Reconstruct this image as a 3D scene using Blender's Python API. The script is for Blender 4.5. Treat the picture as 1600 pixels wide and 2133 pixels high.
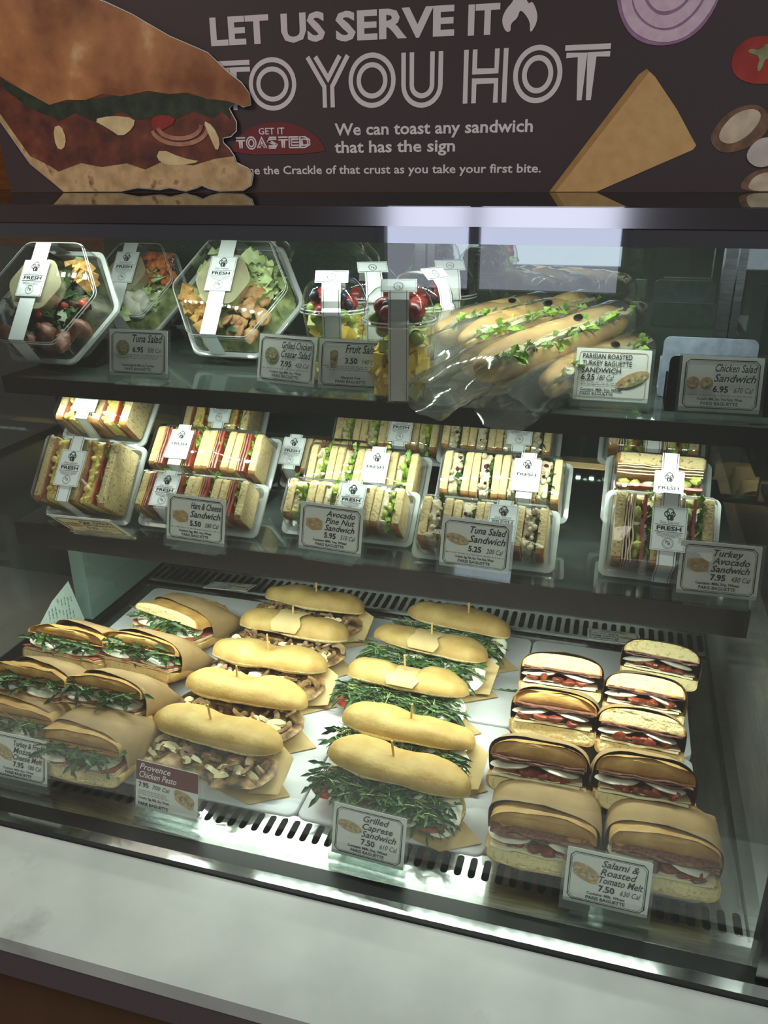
import bpy, math, random
from mathutils import Vector, Matrix, noise
PI = math.pi
R = math.radians
for o in list(bpy.data.objects): bpy.data.objects.remove(o)
SC = bpy.context.scene
COL = SC.collection

# ---------------------------------------------------------------- camera
cam_d = bpy.data.cameras.new('camera'); cam = bpy.data.objects.new('camera', cam_d); COL.objects.link(cam)
cam_d.sensor_fit = 'VERTICAL'; cam_d.sensor_height = 36.0; cam_d.lens = 1700 / 2133 * 36.0
cam_d.clip_start = 0.01
def cam_rot(yaw, pitch, roll):
    f = Vector((-math.sin(yaw) * math.cos(pitch), math.cos(yaw) * math.cos(pitch), -math.sin(pitch)))
    r = Vector((math.cos(yaw), math.sin(yaw), 0)); u = r.cross(f)
    r2 = r * math.cos(roll) + u * math.sin(roll); u2 = -r * math.sin(roll) + u * math.cos(roll)
    return Matrix((r2, u2, -f)).transposed().to_4x4()
cam.matrix_world = Matrix.Translation((0, 0, 0.75)) @ cam_rot(R(16.15), R(22.51), R(-0.368))
SC.camera = cam

# ---------------------------------------------------------------- colour management, world, lights
SC.view_settings.view_transform = 'Standard'; SC.view_settings.look = 'None'
SC.view_settings.exposure = 0.0; SC.view_settings.gamma = 1.0; SC.view_settings.use_curve_mapping = False
try:
    SC.cycles.use_denoising = True
    SC.cycles.transparent_max_bounces = 32
    SC.cycles.max_bounces = 10
    SC.cycles.sample_clamp_indirect = 4.0
except Exception: pass
W = bpy.data.worlds.new('world'); SC.world = W; W.use_nodes = True
W.node_tree.nodes['Background'].inputs[0].default_value = (0.75, 0.78, 0.8, 1)
W.node_tree.nodes['Background'].inputs[1].default_value = 0.10
LED = (0.90, 1.0, 0.90)
def area(name, loc, target, sx, sy, power, color, spread=180):
    d = bpy.data.lights.new(name, 'AREA'); d.shape = 'RECTANGLE'; d.size = sx; d.size_y = sy
    d.energy = power; d.color = color; d.spread = R(spread)
    o = bpy.data.objects.new(name, d); COL.objects.link(o); o.location = loc
    o.rotation_euler = (Vector(target) - Vector(loc)).to_track_quat('-Z', 'Y').to_euler()
    return o
# LED strips of the case: under the canopy and under both shelf lips
def led_row(name, y, z, ty, tz, power, spread, n=34, x0=-0.84, x1=0.16):
    for i in range(n):
        x = x0 + (x1 - x0) * (i + .5) / n
        area(name, (x, y, z), (x, ty, tz), 0.010, 0.010, power / n, LED, spread)
led_row('canopy_led', 1.03, 0.6965, 1.10, 0.40, 2.4, 150)
led_row('upper_shelf_led', 1.007, 0.447, 1.07, 0.24, 1.6, 130)
led_row('lower_shelf_led', 0.942, 0.234, 0.95, 0.0, 3.0, 150)
# ceiling lamps of the shop
area('ceiling_lamp', (-1.6, -0.4, 1.85), (-1.5, -0.3, 0), 0.9, 0.9, 22, (1.0, 0.89, 0.79))
area('ceiling_lamp', (0.9, -0.6, 1.85), (0.8, -0.4, 0), 0.9, 0.9, 22, (0.93, 1.0, 0.93))

# ---------------------------------------------------------------- materials
def lin(c):
    return tuple(((x / 255) / 12.92 if x / 255 <= 0.04045 else ((x / 255 + 0.055) / 1.055) ** 2.4) for x in c) + (1,)
MATS = {}
def mat(name, c1, c2=None, scale=40, rough=0.6, metal=0.0, bump=0.0, bscale=None, lo=0.35, hi=0.65, detail=4, stretch=None, spec=None, sss=0, trans=0, c3=None, alpha=None):
    if name in MATS: return MATS[name]
    m = bpy.data.materials.new(name); m.use_nodes = True; nt = m.node_tree; N = nt.nodes; L = nt.links
    b = N['Principled BSDF']; b.inputs['Roughness'].default_value = rough; b.inputs['Metallic'].default_value = metal
    if spec is not None: b.inputs['Specular IOR Level'].default_value = spec
    if sss:
        b.inputs['Subsurface Weight'].default_value = sss; b.inputs['Subsurface Radius'].default_value = (0.006, 0.004, 0.003); b.inputs['Subsurface Scale'].default_value = 1
    b.inputs['Base Color'].default_value = lin(c1)
    m.diffuse_color = lin(c1)
    if c2 or bump:
        tc = N.new('ShaderNodeTexCoord'); mp = N.new('ShaderNodeMapping'); L.new(tc.outputs['Object'], mp.inputs[0])
        if stretch: mp.inputs['Scale'].default_value = stretch
    if c2:
        n = N.new('ShaderNodeTexNoise'); n.inputs['Scale'].default_value = scale; n.inputs['Detail'].default_value = detail
        L.new(mp.outputs[0], n.inputs['Vector'])
        r = N.new('ShaderNodeValToRGB'); r.color_ramp.elements[0].position = lo; r.color_ramp.elements[1].position = hi
        r.color_ramp.elements[0].color = lin(c1); r.color_ramp.elements[1].color = lin(c2)
        if c3: e = r.color_ramp.elements.new(min(0.98, hi + 0.12)); e.color = lin(c3)
        L.new(n.outputs['Fac'], r.inputs[0]); L.new(r.outputs[0], b.inputs['Base Color'])
    if bump:
        n2 = N.new('ShaderNodeTexNoise'); n2.inputs['Scale'].default_value = bscale or scale; n2.inputs['Detail'].default_value = 5
        L.new(mp.outputs[0], n2.inputs['Vector'])
        bp = N.new('ShaderNodeBump'); bp.inputs['Strength'].default_value = bump; bp.inputs['Distance'].default_value = 0.003
        L.new(n2.outputs['Fac'], bp.inputs['Height']); L.new(bp.outputs[0], b.inputs['Normal'])
    MATS[name] = m; return m
def clear(name, tint=(0.95, 0.97, 0.96), ior=1.45, gain=1.8, rough=0.02, veil=0.0, veil_col=(220, 225, 222)):
    """thin clear sheet: transparent with a Fresnel reflection, optionally a little milky"""
    if name in MATS: return MATS[name]
    m = bpy.data.materials.new(name); m.use_nodes = True; nt = m.node_tree; N = nt.nodes; L = nt.links
    N.remove(N['Principled BSDF']); out = N['Material Output']
    t = N.new('ShaderNodeBsdfTransparent'); t.inputs[0].default_value = tint + (1,)
    g = N.new('ShaderNodeBsdfGlossy'); g.inputs['Roughness'].default_value = rough
    # two-sided Schlick reflectance, so that a single sheet reflects alike from both faces
    def M_(op, a, b=None):
        q = N.new('ShaderNodeMath'); q.operation = op; q.use_clamp = op == 'MULTIPLY_ADD'
        L.new(a, q.inputs[0])
        if b is not None: q.inputs[1].default_value = b
        return q.outputs[0]
    ge = N.new('ShaderNodeNewGeometry'); dp = N.new('ShaderNodeVectorMath'); dp.operation = 'DOT_PRODUCT'
    L.new(ge.outputs['Incoming'], dp.inputs[0]); L.new(ge.outputs['Normal'], dp.inputs[1])
    inv = N.new('ShaderNodeMath'); inv.operation = 'SUBTRACT'; inv.inputs[0].default_value = 1.0
    L.new(M_('ABSOLUTE', dp.outputs['Value']), inv.inputs[1])
    f0 = ((ior - 1) / (ior + 1)) ** 2
    ma = N.new('ShaderNodeMath'); ma.operation = 'MULTIPLY_ADD'; ma.use_clamp = True
    L.new(M_('POWER', inv.outputs[0], 5.0), ma.inputs[0]); ma.inputs[1].default_value = (1 - f0) * min(gain, 1.3); ma.inputs[2].default_value = f0 * gain
    mu = ma
    mx = N.new('ShaderNodeMixShader'); L.new(mu.outputs[0], mx.inputs[0]); L.new(g.outputs[0], mx.inputs[2])
    if veil:
        d = N.new('ShaderNodeBsdfDiffuse'); d.inputs[0].default_value = lin(veil_col)
        m2 = N.new('ShaderNodeMixShader'); m2.inputs[0].default_value = veil
        L.new(t.outputs[0], m2.inputs[1]); L.new(d.outputs[0], m2.inputs[2]); L.new(m2.outputs[0], mx.inputs[1])
    else: L.new(t.outputs[0], mx.inputs[1])
    L.new(mx.outputs[0], out.inputs[0])
    MATS[name] = m; return m
def glow(name, c, s):
    if name in MATS: return MATS[name]
    m = bpy.data.materials.new(name); m.use_nodes = True; b = m.node_tree.nodes['Principled BSDF']
    b.inputs['Base Color'].default_value = lin(c); b.inputs['Emission Color'].default_value = lin(c); b.inputs['Emission Strength'].default_value = s
    MATS[name] = m; return m
def mirror_dark(name, refl, rough, body=(12, 13, 13), tintc=(1, 1, 1)):
    """dark glossy sheet: black body under a reflection"""
    if name in MATS: return MATS[name]
    m = bpy.data.materials.new(name); m.use_nodes = True; nt = m.node_tree; N = nt.nodes; L = nt.links
    N.remove(N['Principled BSDF']); out = N['Material Output']
    d = N.new('ShaderNodeBsdfDiffuse'); d.inputs[0].default_value = lin(body)
    g = N.new('ShaderNodeBsdfGlossy'); g.inputs[0].default_value = tintc + (1,); g.inputs['Roughness'].default_value = rough
    mx = N.new('ShaderNodeMixShader'); mx.inputs[0].default_value = refl
    L.new(d.outputs[0], mx.inputs[1]); L.new(g.outputs[0], mx.inputs[2]); L.new(mx.outputs[0], out.inputs[0])
    MATS[name] = m; return m

GLASS = clear('case_glass', (0.94, 0.97, 0.95), 1.5, 1.3, 0.0, 0.025, (230, 235, 232))
PLASTIC = clear('clear_plastic', (0.97, 0.98, 0.98), 1.5, 1.5, 0.04)
ACRYLIC = clear('acrylic', (0.9, 0.93, 0.92), 1.5, 1.8, 0.03, 0.06)
FILM = clear('bag_film', (0.97, 0.97, 0.96), 1.5, 2.0, 0.07, 0.09)
TRAYW = clear('tray_plastic', (0.9, 0.92, 0.91), 1.5, 1.6, 0.08, 0.45, (235, 240, 238))
STEEL = mat('brushed_steel', (178, 182, 178), (150, 154, 150), 30, 0.24, 1.0, stretch=(1, 12, 12))
STEELD = mat('dark_steel', (110, 112, 112), (92, 94, 94), 30, 0.3, 1.0)
CHROME = mat('chrome', (205, 210, 210), rough=0.07, metal=1.0)
BLACK = mat('black_plastic', (16, 16, 17), rough=0.35)
BLACKG = mat('gloss_black', (10, 10, 11), rough=0.06)
VOID = mat('shadow_gap', (6, 6, 6), rough=0.9)
CRUST = mat('roll_crust', (184, 144, 78), (204, 176, 108), 26, 0.6, bump=0.35, bscale=130, lo=0.3, hi=0.62, c3=(226, 204, 146))
CRUSTD = mat('ciabatta_crust', (172, 120, 58), (208, 168, 96), 30, 0.55, bump=0.3, bscale=110, lo=0.3, hi=0.6, c3=(238, 212, 150))
CRUMB = mat('bread_crumb', (206, 178, 118), (240, 222, 166), 190, 0.85, bump=0.7, bscale=260, lo=0.32, hi=0.46)
WHEAT = mat('wheat_bread', (148, 112, 70), (222, 198, 146), 240, 0.9, bump=0.6, bscale=300, lo=0.3, hi=0.44)
WHITEB = mat('sandwich_bread', (196, 164, 108), (226, 202, 150), 200, 0.9, bump=0.5, bscale=300, lo=0.3, hi=0.46)
EDGE = mat('bread_edge', (140, 92, 42), (176, 124, 64), 60, 0.7)
LEAF = mat('arugula_leaf', (40, 66, 34), (78, 112, 58), 60, 0.45, c3=(120, 150, 88))
LETT = mat('lettuce_leaf', (110, 160, 50), (176, 206, 96), 90, 0.45, bump=0.3, bscale=150)
STEM = mat('leaf_stem', (176, 196, 128), rough=0.5)
MOZZ = mat('mozzarella', (240, 238, 222), (226, 222, 200), 60, 0.4, sss=0.15)
TURK = mat('roast_turkey', (224, 192, 156), (238, 216, 184), 90, 0.5)
HAM = mat('ham', (176, 112, 98), (204, 146, 128), 90, 0.45, c3=(226, 184, 164))
SALAMI = mat('salami', (106, 64, 52), (150, 104, 88), 220, 0.45, c3=(196, 160, 140))
TOM = mat('tomato_slice', (164, 56, 40), (196, 92, 70), 70, 0.3, c3=(232, 140, 104))
RTOM = mat('roasted_tomato', (98, 32, 20), (142, 62, 36), 90, 0.28, c3=(190, 112, 58))
MUSH = mat('mushroom', (104, 76, 48), (168, 134, 92), 70, 0.45, c3=(206, 180, 140))
CHICK = mat('grilled_chicken', (58, 38, 24), (168, 130, 82), 45, 0.55, bump=0.6, bscale=70, lo=0.38, hi=0.55, c3=(214, 186, 140))
SHAVE = mat('cheese_shaving', (238, 222, 166), (244, 234, 194), 40, 0.45)
CHED = mat('cheddar', (232, 190, 96), rough=0.45)
EGG = mat('egg_salad', (228, 200, 92), (244, 226, 140), 150, 0.6, bump=0.9, bscale=160)
AVO = mat('avocado', (176, 190, 84), (214, 214, 124), 40, 0.5)
TUNA = mat('tuna_salad', (196, 178, 142), (228, 214, 182), 110, 0.7, bump=0.9, bscale=120)
CRAN = mat('cranberry', (70, 20, 26), rough=0.35)
ONION = mat('red_onion', (120, 56, 70), (170, 110, 118), 80, 0.5)
KRAFT = mat('kraft_paper', (148, 120, 80), (168, 138, 94), 26, 0.75, bump=0.9, bscale=20)
PARCH = mat('parchment', (204, 176, 120), (216, 190, 136), 30, 0.7, bump=0.2, bscale=30)
PICK = mat('pick_wood', (206, 164, 100), (222, 186, 124), 60, 0.6, stretch=(1, 1, 0.1))
BOARD = mat('board_plastic', (226, 228, 230), (220, 223, 226), 12, 0.42)
CARD = mat('card_paper', (226, 228, 222), rough=0.6)
INK = mat('black_ink', (24, 26, 28), rough=0.6)
INKG = mat('grey_ink', (116, 120, 118), rough=0.6)
MAROON = mat('card_maroon', (110, 34, 40), rough=0.6)
WPAPER = mat('label_paper', (236, 240, 242), rough=0.5)

# ---------------------------------------------------------------- mesh builder
class MB:
    def __init__(s, M=None): s.v = []; s.f = []; s.m = []; s.M = M or Matrix()
    def add(s, vs, fs, m=0):
        k = len(s.v)
        s.v += [tuple(s.M @ Vector(v)) for v in vs]
        s.f += [tuple(i + k for i in f) for f in fs]; s.m += [m] * len(fs)
    def box(s, x0, x1, y0, y1, z0, z1, m=0):
        s.add([(x0, y0, z0), (x1, y0, z0), (x1, y1, z0), (x0, y1, z0), (x0, y0, z1), (x1, y0, z1), (x1, y1, z1), (x0, y1, z1)],
              [(0, 3, 2, 1), (4, 5, 6, 7), (0, 1, 5, 4), (1, 2, 6, 5), (2, 3, 7, 6), (3, 0, 4, 7)], m)
    def rings(s, rs, cap0=True, cap1=True, closed=True, m=0, mf=None):
        n = len(rs[0]); vs = [p for r in rs for p in r]; k0 = len(s.v)
        s.add(vs, [])
        for i in range(len(rs) - 1):
            for j in range(n if closed else n - 1):
                a = k0 + i * n + j; b = k0 + i * n + (j + 1) % n
                s.f.append((a, b, b + n, a + n)); s.m.append(mf(i, j) if mf else m)
        if cap0: s.f.append(tuple(k0 + j for j in reversed(range(n)))); s.m.append(m)
        if cap1: s.f.append(tuple(k0 + (len(rs) - 1) * n + j for j in range(n))); s.m.append(m)
    def tube(s, pts, r, n=8, m=0):
        rs = []
        pts = [Vector(p) for p in pts]
        for i, p in enumerate(pts):
            d = (pts[min(i + 1, len(pts) - 1)] - pts[max(i - 1, 0)]).normalized()
            a = d.orthogonal().normalized(); b = d.cross(a)
            rr = r[i] if isinstance(r, (list, tuple)) else r
            rs.append([p + (a * math.cos(t) + b * math.sin(t)) * rr for t in [2 * PI * k / n for k in range(n)]])
        s.rings(rs, m=m)
    def lathe(s, prof, n=32, m=0, cap0=False, cap1=False, center=(0, 0, 0)):
        s.rings([[(center[0] + r * math.cos(2 * PI * k / n), center[1] + r * math.sin(2 * PI * k / n), center[2] + z) for k in range(n)] for r, z in prof], cap0, cap1, True, m)
    def blob(s, c, rx, ry, rz, m=0, n=10, k=7, amp=0.0, fr=60, rot=None):
        Q = rot or Matrix(); c = Vector(c); rs = []
        for i in range(k + 1):
            ph = -PI / 2 + PI * i / k; rr = max(0.02, math.cos(ph))
            ring = []
            for j in range(n):
                t = 2 * PI * j / n
                p = Vector((rx * rr * math.cos(t), ry * rr * math.sin(t), rz * math.sin(ph)))
                if amp:
                    q = c + p; p = p * (1 + amp * noise.noise(q * fr))
                ring.append(c + Q @ p)
            rs.append(ring)
        s.rings(rs, m=m)
    def slab(s, x0, x1, y0, y1, z, th, wob=0.0, fr=40, seed=0, nx=12, ny=3, m=0, edge=0.0):
        """thin wavy slice lying in XY"""
        def P(i, j, up):
            x = x0 + (x1 - x0) * i / nx; y = y0 + (y1 - y0) * j / ny
            w = noise.noise(Vector((x * fr + seed * 3.1, y * fr * .6, seed * 7.7))) * wob
            if j == 0: y += edge * noise.noise(Vector((x * fr * 1.3, seed * 1.9, 4.2)))
            return (x, y, z + w + (th if up else 0))
        vs = [P(i, j, u) for u in (0, 1) for j in range(ny + 1) for i in range(nx + 1)]
        n = nx + 1; o = n * (ny + 1); fs = []
        for j in range(ny):
            for i in range(nx):
                a = j * n + i; fs.append((a, a + n, a + n + 1, a + 1)); b = a + o; fs.append((b, b + 1, b + n + 1, b + n))
        for i in range(nx):
            fs.append((i, i + 1, i + 1 + o, i + o)); a = ny * n + i; fs.append((a + 1, a, a + o, a + 1 + o))
        for j in range(ny):
            a = j * n; fs.append((a + n, a, a + o, a + n + o)); a = j * n + nx; fs.append((a, a + n, a + n + o, a + o))
        s.add(vs, fs, m)
    def prism(s, poly, y0, y1, m=0, plane='xz'):
        """2-D outline (x,z), extruded in y"""
        n = len(poly)
        if plane == 'xz': vs = [(x, y0, z) for x, z in poly] + [(x, y1, z) for x, z in poly]
        else: vs = [(x, z, y0) for x, z in poly] + [(x, z, y1) for x, z in poly]
        fs = [tuple(range(n)), tuple(reversed(range(n, 2 * n)))] + [(i, i + n, (i + 1) % n + n, (i + 1) % n) for i in range(n)]
        s.add(vs, fs, m)
    def build(s, name, mats, parent=None, smooth=True, loc=None):
        me = bpy.data.meshes.new(name); me.from_pydata(s.v, [], s.f); 
        for mm in (mats if isinstance(mats, (list, tuple)) else [mats]): me.materials.append(mm)
        me.polygons.foreach_set('material_index', s.m)
        if smooth: me.polygons.foreach_set('use_smooth', [True] * len(s.f))
        me.update(); me.validate()
        o = bpy.data.objects.new(name, me); COL.objects.link(o)
        if smooth:
            import bmesh
            b = bmesh.new(); b.from_mesh(me); bmesh.ops.recalc_face_normals(b, faces=b.faces)
            for e in b.edges:
                if len(e.link_faces) == 2 and e.calc_face_angle(0) > R(50): e.smooth = False
            b.to_mesh(me); b.free()
        if parent: o.parent = parent
        if loc: o.location = loc
        return o
def mark(mb): mb.__dict__.setdefault('marks', []).append((len(mb.v), len(mb.f)))
def build_pieces(mb, name, m, parent, smooth=True):
    """every piece begun with mark() becomes a part of its own"""
    ks = mb.__dict__.get('marks', []) + [(len(mb.v), len(mb.f))]
    for (a, fa), (b, fb) in zip(ks, ks[1:]):
        if b == a: continue
        q = MB(); q.v = mb.v[a:b]; q.f = [tuple(i - a for i in f) for f in mb.f[fa:fb]]; q.m = mb.m[fa:fb]
        q.build(name, m, parent, smooth)
def tag(o, label, cat, group=None, kind=None):
    o['label'] = label; o['category'] = cat
    if group: o['group'] = group
    if kind: o['kind'] = kind
    return o
def thing(name, loc, label, cat, group=None, rot=(0, 0, 0)):
    o = bpy.data.objects.new(name, None); o.empty_display_size = 0.02; COL.objects.link(o); o.location = loc; o.rotation_euler = rot
    return tag(o, label, cat, group)
def struct(o): o['kind'] = 'structure'; return o

_tc = {}
def glyphs(txt, shear=0.0, bold=0.0):
    key = (txt, shear, bold)
    if key in _tc: return _tc[key]
    c = bpy.data.curves.new('t', 'FONT'); c.body = txt; c.size = 1.0; c.shear = shear; c.offset = bold; c.resolution_u = 2; c.fill_mode = 'FRONT'
    o = bpy.data.objects.new('t', c); COL.objects.link(o)
    dg = bpy.context.evaluated_depsgraph_get(); dg.update(); me = o.evaluated_get(dg).to_mesh()
    r = ([(v.co.x, v.co.y) for v in me.vertices], [tuple(p.vertices) for p in me.polygons])
    o.evaluated_get(dg).to_mesh_clear(); bpy.data.objects.remove(o); bpy.data.curves.remove(c)
    _tc[key] = r; return r
def text(mb, txt, x, z, size, y=0.0, align='L', shear=0.0, bold=0.0, maxw=None, width=None, m=0, height=None):
    vs, fs = glyphs(txt, shear, bold)
    if not vs: return
    a = min(v[0] for v in vs); b = max(v[0] for v in vs); sx = size
    sy = size
    if height: sy = height / 0.7
    if width: sx = width / (b - a)
    elif maxw and (b - a) * size > maxw: sx = maxw / (b - a)
    off = {'L': -a * sx, 'C': -(a + b) / 2 * sx, 'R': -b * sx}[align]
    mb.add([(x + off + p * sx, y, z + q * sy) for p, q in vs], fs, m)
def ribbon(mb, pts, w, y, closed=False, m=0):
    n = len(pts); P = [Vector((p[0], p[1])) for p in pts]; L_ = []; R_ = []
    for i in range(n):
        if closed: a, b = P[i - 1], P[(i + 1) % n]
        else: a, b = P[max(i - 1, 0)], P[min(i + 1, n - 1)]
        d = (b - a).normalized(); nn = Vector((-d.y, d.x))
        k = 1.0
        d1 = (P[i] - a); 
        if d1.length > 1e-9 and (closed or 0 < i < n - 1):
            k = 1 / max(0.5, abs(d1.normalized().dot(d)))
        L_.append(P[i] + nn * w / 2 * k); R_.append(P[i] - nn * w / 2 * k)
    vs = [(p.x, y, p.y) for p in L_] + [(p.x, y, p.y) for p in R_]
    mb.add(vs, [(i, (i + 1) % n, (i + 1) % n + n, i + n) for i in range(n if closed else n - 1)], m)
def rrect(x0, x1, z0, z1, r, n=5):
    P = []
    for cx, cz, a in ((x1 - r, z1 - r, 0), (x0 + r, z1 - r, 90), (x0 + r, z0 + r, 180), (x1 - r, z0 + r, 270)):
        for k in range(n + 1):
            t = R(a + 90 * k / n); P.append((cx + r * math.cos(t), cz + r * math.sin(t)))
    return P

# ================================================================ ROOM
def boxobj(name, b, m, parent=None, smooth=False):
    mb = MB(); mb.box(*b); return mb.build(name, m, parent, smooth)
FLOORM = mat('shop_floor', (120, 104, 92), (138, 122, 108), 6, 0.5)
WALLM = mat('shop_wall', (122, 92, 66), (132, 100, 72), 5, 0.7)
DARKW = mat('shop_dark_wall', (70, 60, 54), (80, 70, 62), 4, 0.8)
WOODO = mat('orange_wood', (176, 110, 62), (198, 132, 80), 14, 0.5, stretch=(1, 1, 6))
struct(boxobj('floor', (-3.2, 2.6, -3.6, 2.9, -0.95, -0.90), FLOORM))
struct(boxobj('ceiling', (-3.2, 2.6, -3.6, 2.9, 1.90, 1.95), DARKW))
struct(boxobj('wall_back', (-3.2, 2.6, 2.75, 2.9, -0.9, 1.9), WOODO))
struct(boxobj('wall_left', (-3.2, -3.1, -3.6, 2.75, -0.9, 1.9), WALLM))
struct(boxobj('wall_right', (2.5, 2.6, -3.6, 2.75, -0.9, 1.9), WALLM))
wf = MB()
wx0, wx1, wz0, wz1 = -1.42, -0.02, 0.06, 1.35
wf.box(-3.1, wx0, -3.6, -3.5, -0.9, 1.9); wf.box(wx1, 2.5, -3.6, -3.5, -0.9, 1.9)
wf.box(wx0, wx1, -3.6, -3.5, -0.9, wz0); wf.box(wx0, wx1, -3.6, -3.5, wz1, 1.9)
struct(wf.build('wall_front', DARKW, None, False))
w1 = struct(boxobj('window_1', (wx0, wx1, -3.58, -3.57, wz0, wz1), glow('daylight_pane', (226, 232, 255), 2.3)))
fr = MB()
for x in (wx0, -0.86, wx1): fr.box(x - 0.03, x + 0.03, -3.57, -3.50, wz0, wz1)
fr.box(wx0, wx1, -3.57, -3.5, wz0, wz0 + 0.06); fr.box(wx0, wx1, -3.57, -3.5, wz1 - 0.06, wz1)
fr.build('window_frame', mat('window_frame_metal', (70, 70, 76), rough=0.5), w1, False)

# neighbouring unit seen through the left end glass
nu = thing('neighbouring_counter', (-1.72, 0.9, -0.9), 'dark brown counter with grey shelf boards beyond the left end glass of the case', 'counter')
mb = MB(); mb.box(-0.5, 0.42, -0.6, 0.75, 0.0, 0.62); mb.build('counter_body', mat('dark_walnut', (104, 84, 60), (126, 102, 74), 12, 0.55, stretch=(1, 1, 6)), nu, False)
mb = MB(); mb.box(-0.52, 0.45, -0.62, 0.78, 0.62, 0.65); mb.build('counter_top', mat('grey_laminate', (196, 192, 184), (206, 202, 194), 8, 0.5), nu, False)
mb = MB(); mb.box(-0.50, 0.40, 0.30, 0.76, 1.06, 1.08); mb.build('shelf_board', mat('dusk_laminate', (120, 116, 122), rough=0.5), nu, False)
mb = MB(); mb.box(-0.50, 0.40, 0.76, 0.78, 0.65, 1.5); mb.build('back_panel', mat('dusk_panel', (96, 90, 92), rough=0.6), nu, False)

# ================================================================ COUNTER
cnt = thing('service_counter', (-0.35, 0.56, -0.9), 'counter with speckled white stone top and dark apron under the sandwich case', 'counter')
STONE = mat('speckled_stone', (184, 190, 187), (202, 208, 205), 9, 0.32, bump=0.02)
def stone():
    nt = STONE.node_tree; N = nt.nodes; L = nt.links; b = N['Principled BSDF']
    base = b.inputs['Base Color'].links[0].from_socket
    tc = [n for n in N if n.type == 'TEX_COORD'][0]
    n1 = N.new('ShaderNodeTexNoise'); n1.inputs['Scale'].default_value = 7; n1.inputs['Detail'].default_value = 6; n1.inputs['Roughness'].default_value = 0.65
    L.new(tc.outputs['Object'], n1.inputs['Vector'])
    r1 = N.new('ShaderNodeValToRGB'); r1.color_ramp.elements[0].position = 0.60; r1.color_ramp.elements[1].position = 0.78
    r1.color_ramp.elements[0].color = (1, 1, 1, 1); r1.color_ramp.elements[1].color = (0.62, 0.63, 0.61, 1)
    L.new(n1.outputs['Fac'], r1.inputs[0])
    m1 = N.new('ShaderNodeMix'); m1.data_type = 'RGBA'; m1.blend_type = 'MULTIPLY'; m1.inputs[0].default_value = 1
    L.new(base, m1.inputs[6]); L.new(r1.outputs[0], m1.inputs[7])
    v = N.new('ShaderNodeTexVoronoi'); v.inputs['Scale'].default_value = 42; L.new(tc.outputs['Object'], v.inputs['Vector'])
    r2 = N.new('ShaderNodeValToRGB'); r2.color_ramp.elements[0].position = 0.03; r2.color_ramp.elements[1].position = 0.055
    r2.color_ramp.elements[0].color = (0.15, 0.15, 0.14, 1); r2.color_ramp.elements[1].color = (1, 1, 1, 1)
    L.new(v.outputs['Distance'], r2.inputs[0])
    sel = N.new('ShaderNodeMath'); sel.operation = 'GREATER_THAN'; sel.inputs[1].default_value = 0.12
    L.new(v.outputs['Color'], sel.inputs[0])
    mxs = N.new('ShaderNodeMix'); mxs.data_type = 'RGBA'; mxs.blend_type = 'LIGHTEN'; mxs.inputs[0].default_value = 1
    L.new(r2.outputs[0], mxs.inputs[6]); L.new(sel.outputs[0], mxs.inputs[7])
    m2 = N.new('ShaderNodeMix'); m2.data_type = 'RGBA'; m2.blend_type = 'MULTIPLY'; m2.inputs[0].default_value = 1
    L.new(m1.outputs[2], m2.inputs[6]); L.new(mxs.outputs[2], m2.inputs[7])
    L.new(m2.outputs[2], b.inputs['Base Color'])
stone()
def wbox(mb, x0, x1, y0, y1, z0, z1, o, m=0): mb.box(x0 - o[0], x1 - o[0], y0 - o[1], y1 - o[1], z0 - o[2], z1 - o[2], m)
o = (-0.35, 0.56, -0.9)
mb = MB(); wbox(mb, -1.25, 0.75, 0.492, 0.628, -0.02, 0.0, o); mb.build('counter_top', STONE, cnt, False)
mb = MB(); wbox(mb, -1.25, 0.75, 0.494, 0.512, -0.062, -0.0205, o); mb.build('apron', mat('plum_laminate', (92, 82, 88), rough=0.5), cnt, False)
mb = MB(); wbox(mb, -1.25, 0.75, 0.530, 0.628, -0.9, -0.0205, o); mb.build('base_panel', mat('brown_laminate', (88, 62, 42), (98, 70, 48), 10, 0.6, stretch=(1, 1, .2)), cnt, False)

# ================================================================ DISPLAY CASE
case = thing('display_case', (-0.35, 1.03, -0.9), 'refrigerated glass display case full of sandwiches with black canopy and steel deck', 'display case')
XL, XR, YF, YB = -0.955, 0.212, 0.672, 1.405
def part(name, m, boxes, parent=case, smooth=False):
    mb = MB()
    for b in boxes: wbox(mb, *b[:6], (-0.35, 1.03, -0.9), b[6] if len(b) > 6 else 0)
    return mb.build(name, m, parent, smooth)
part('case_body', BLACK, [(XL, XR + 0.06, 0.632, 1.45, -0.9, -0.06)])
part('front_rail', BLACK, [(XL, XR + 0.06, 0.650, 0.671, -0.06, 0.001)])
part('chrome_trim', mat('chrome_strip', (220, 224, 224), rough=0.10, metal=1.0), [(XL, XR + 0.06, 0.634, 0.650, -0.06, 0.0008)])
part('gasket', mat('rubber', (34, 35, 36), rough=0.7), [(XL, XR + 0.06, 0.6285, 0.634, -0.06, 0.003)])
part('front_ledge', STEEL, [(XL, XR, 0.673, 0.702, -0.03, -0.0015)])
part('deck_pan', mat('deck_steel', (170, 174, 170), (140, 144, 140), 16, 0.27, 1.0, stretch=(7, 1, 1), bump=0.12, bscale=14),
     [(-0.868, 0.1935, 0.746, 1.285, -0.03, -0.0125)])
part('deck_frame', STEELD, [(XL, -0.868, 0.702, 1.405, -0.03, -0.004), (-0.868, 0.1935, 1.352, 1.405, -0.03, -0.004)])
part('deck_margin', STEEL, [(0.197, XR, 0.702, 1.405, -0.03, -0.002)])
part('seam_strip', BLACK, [(0.1935, 0.197, 0.702, 1.405, -0.03, -0.006)])
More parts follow.
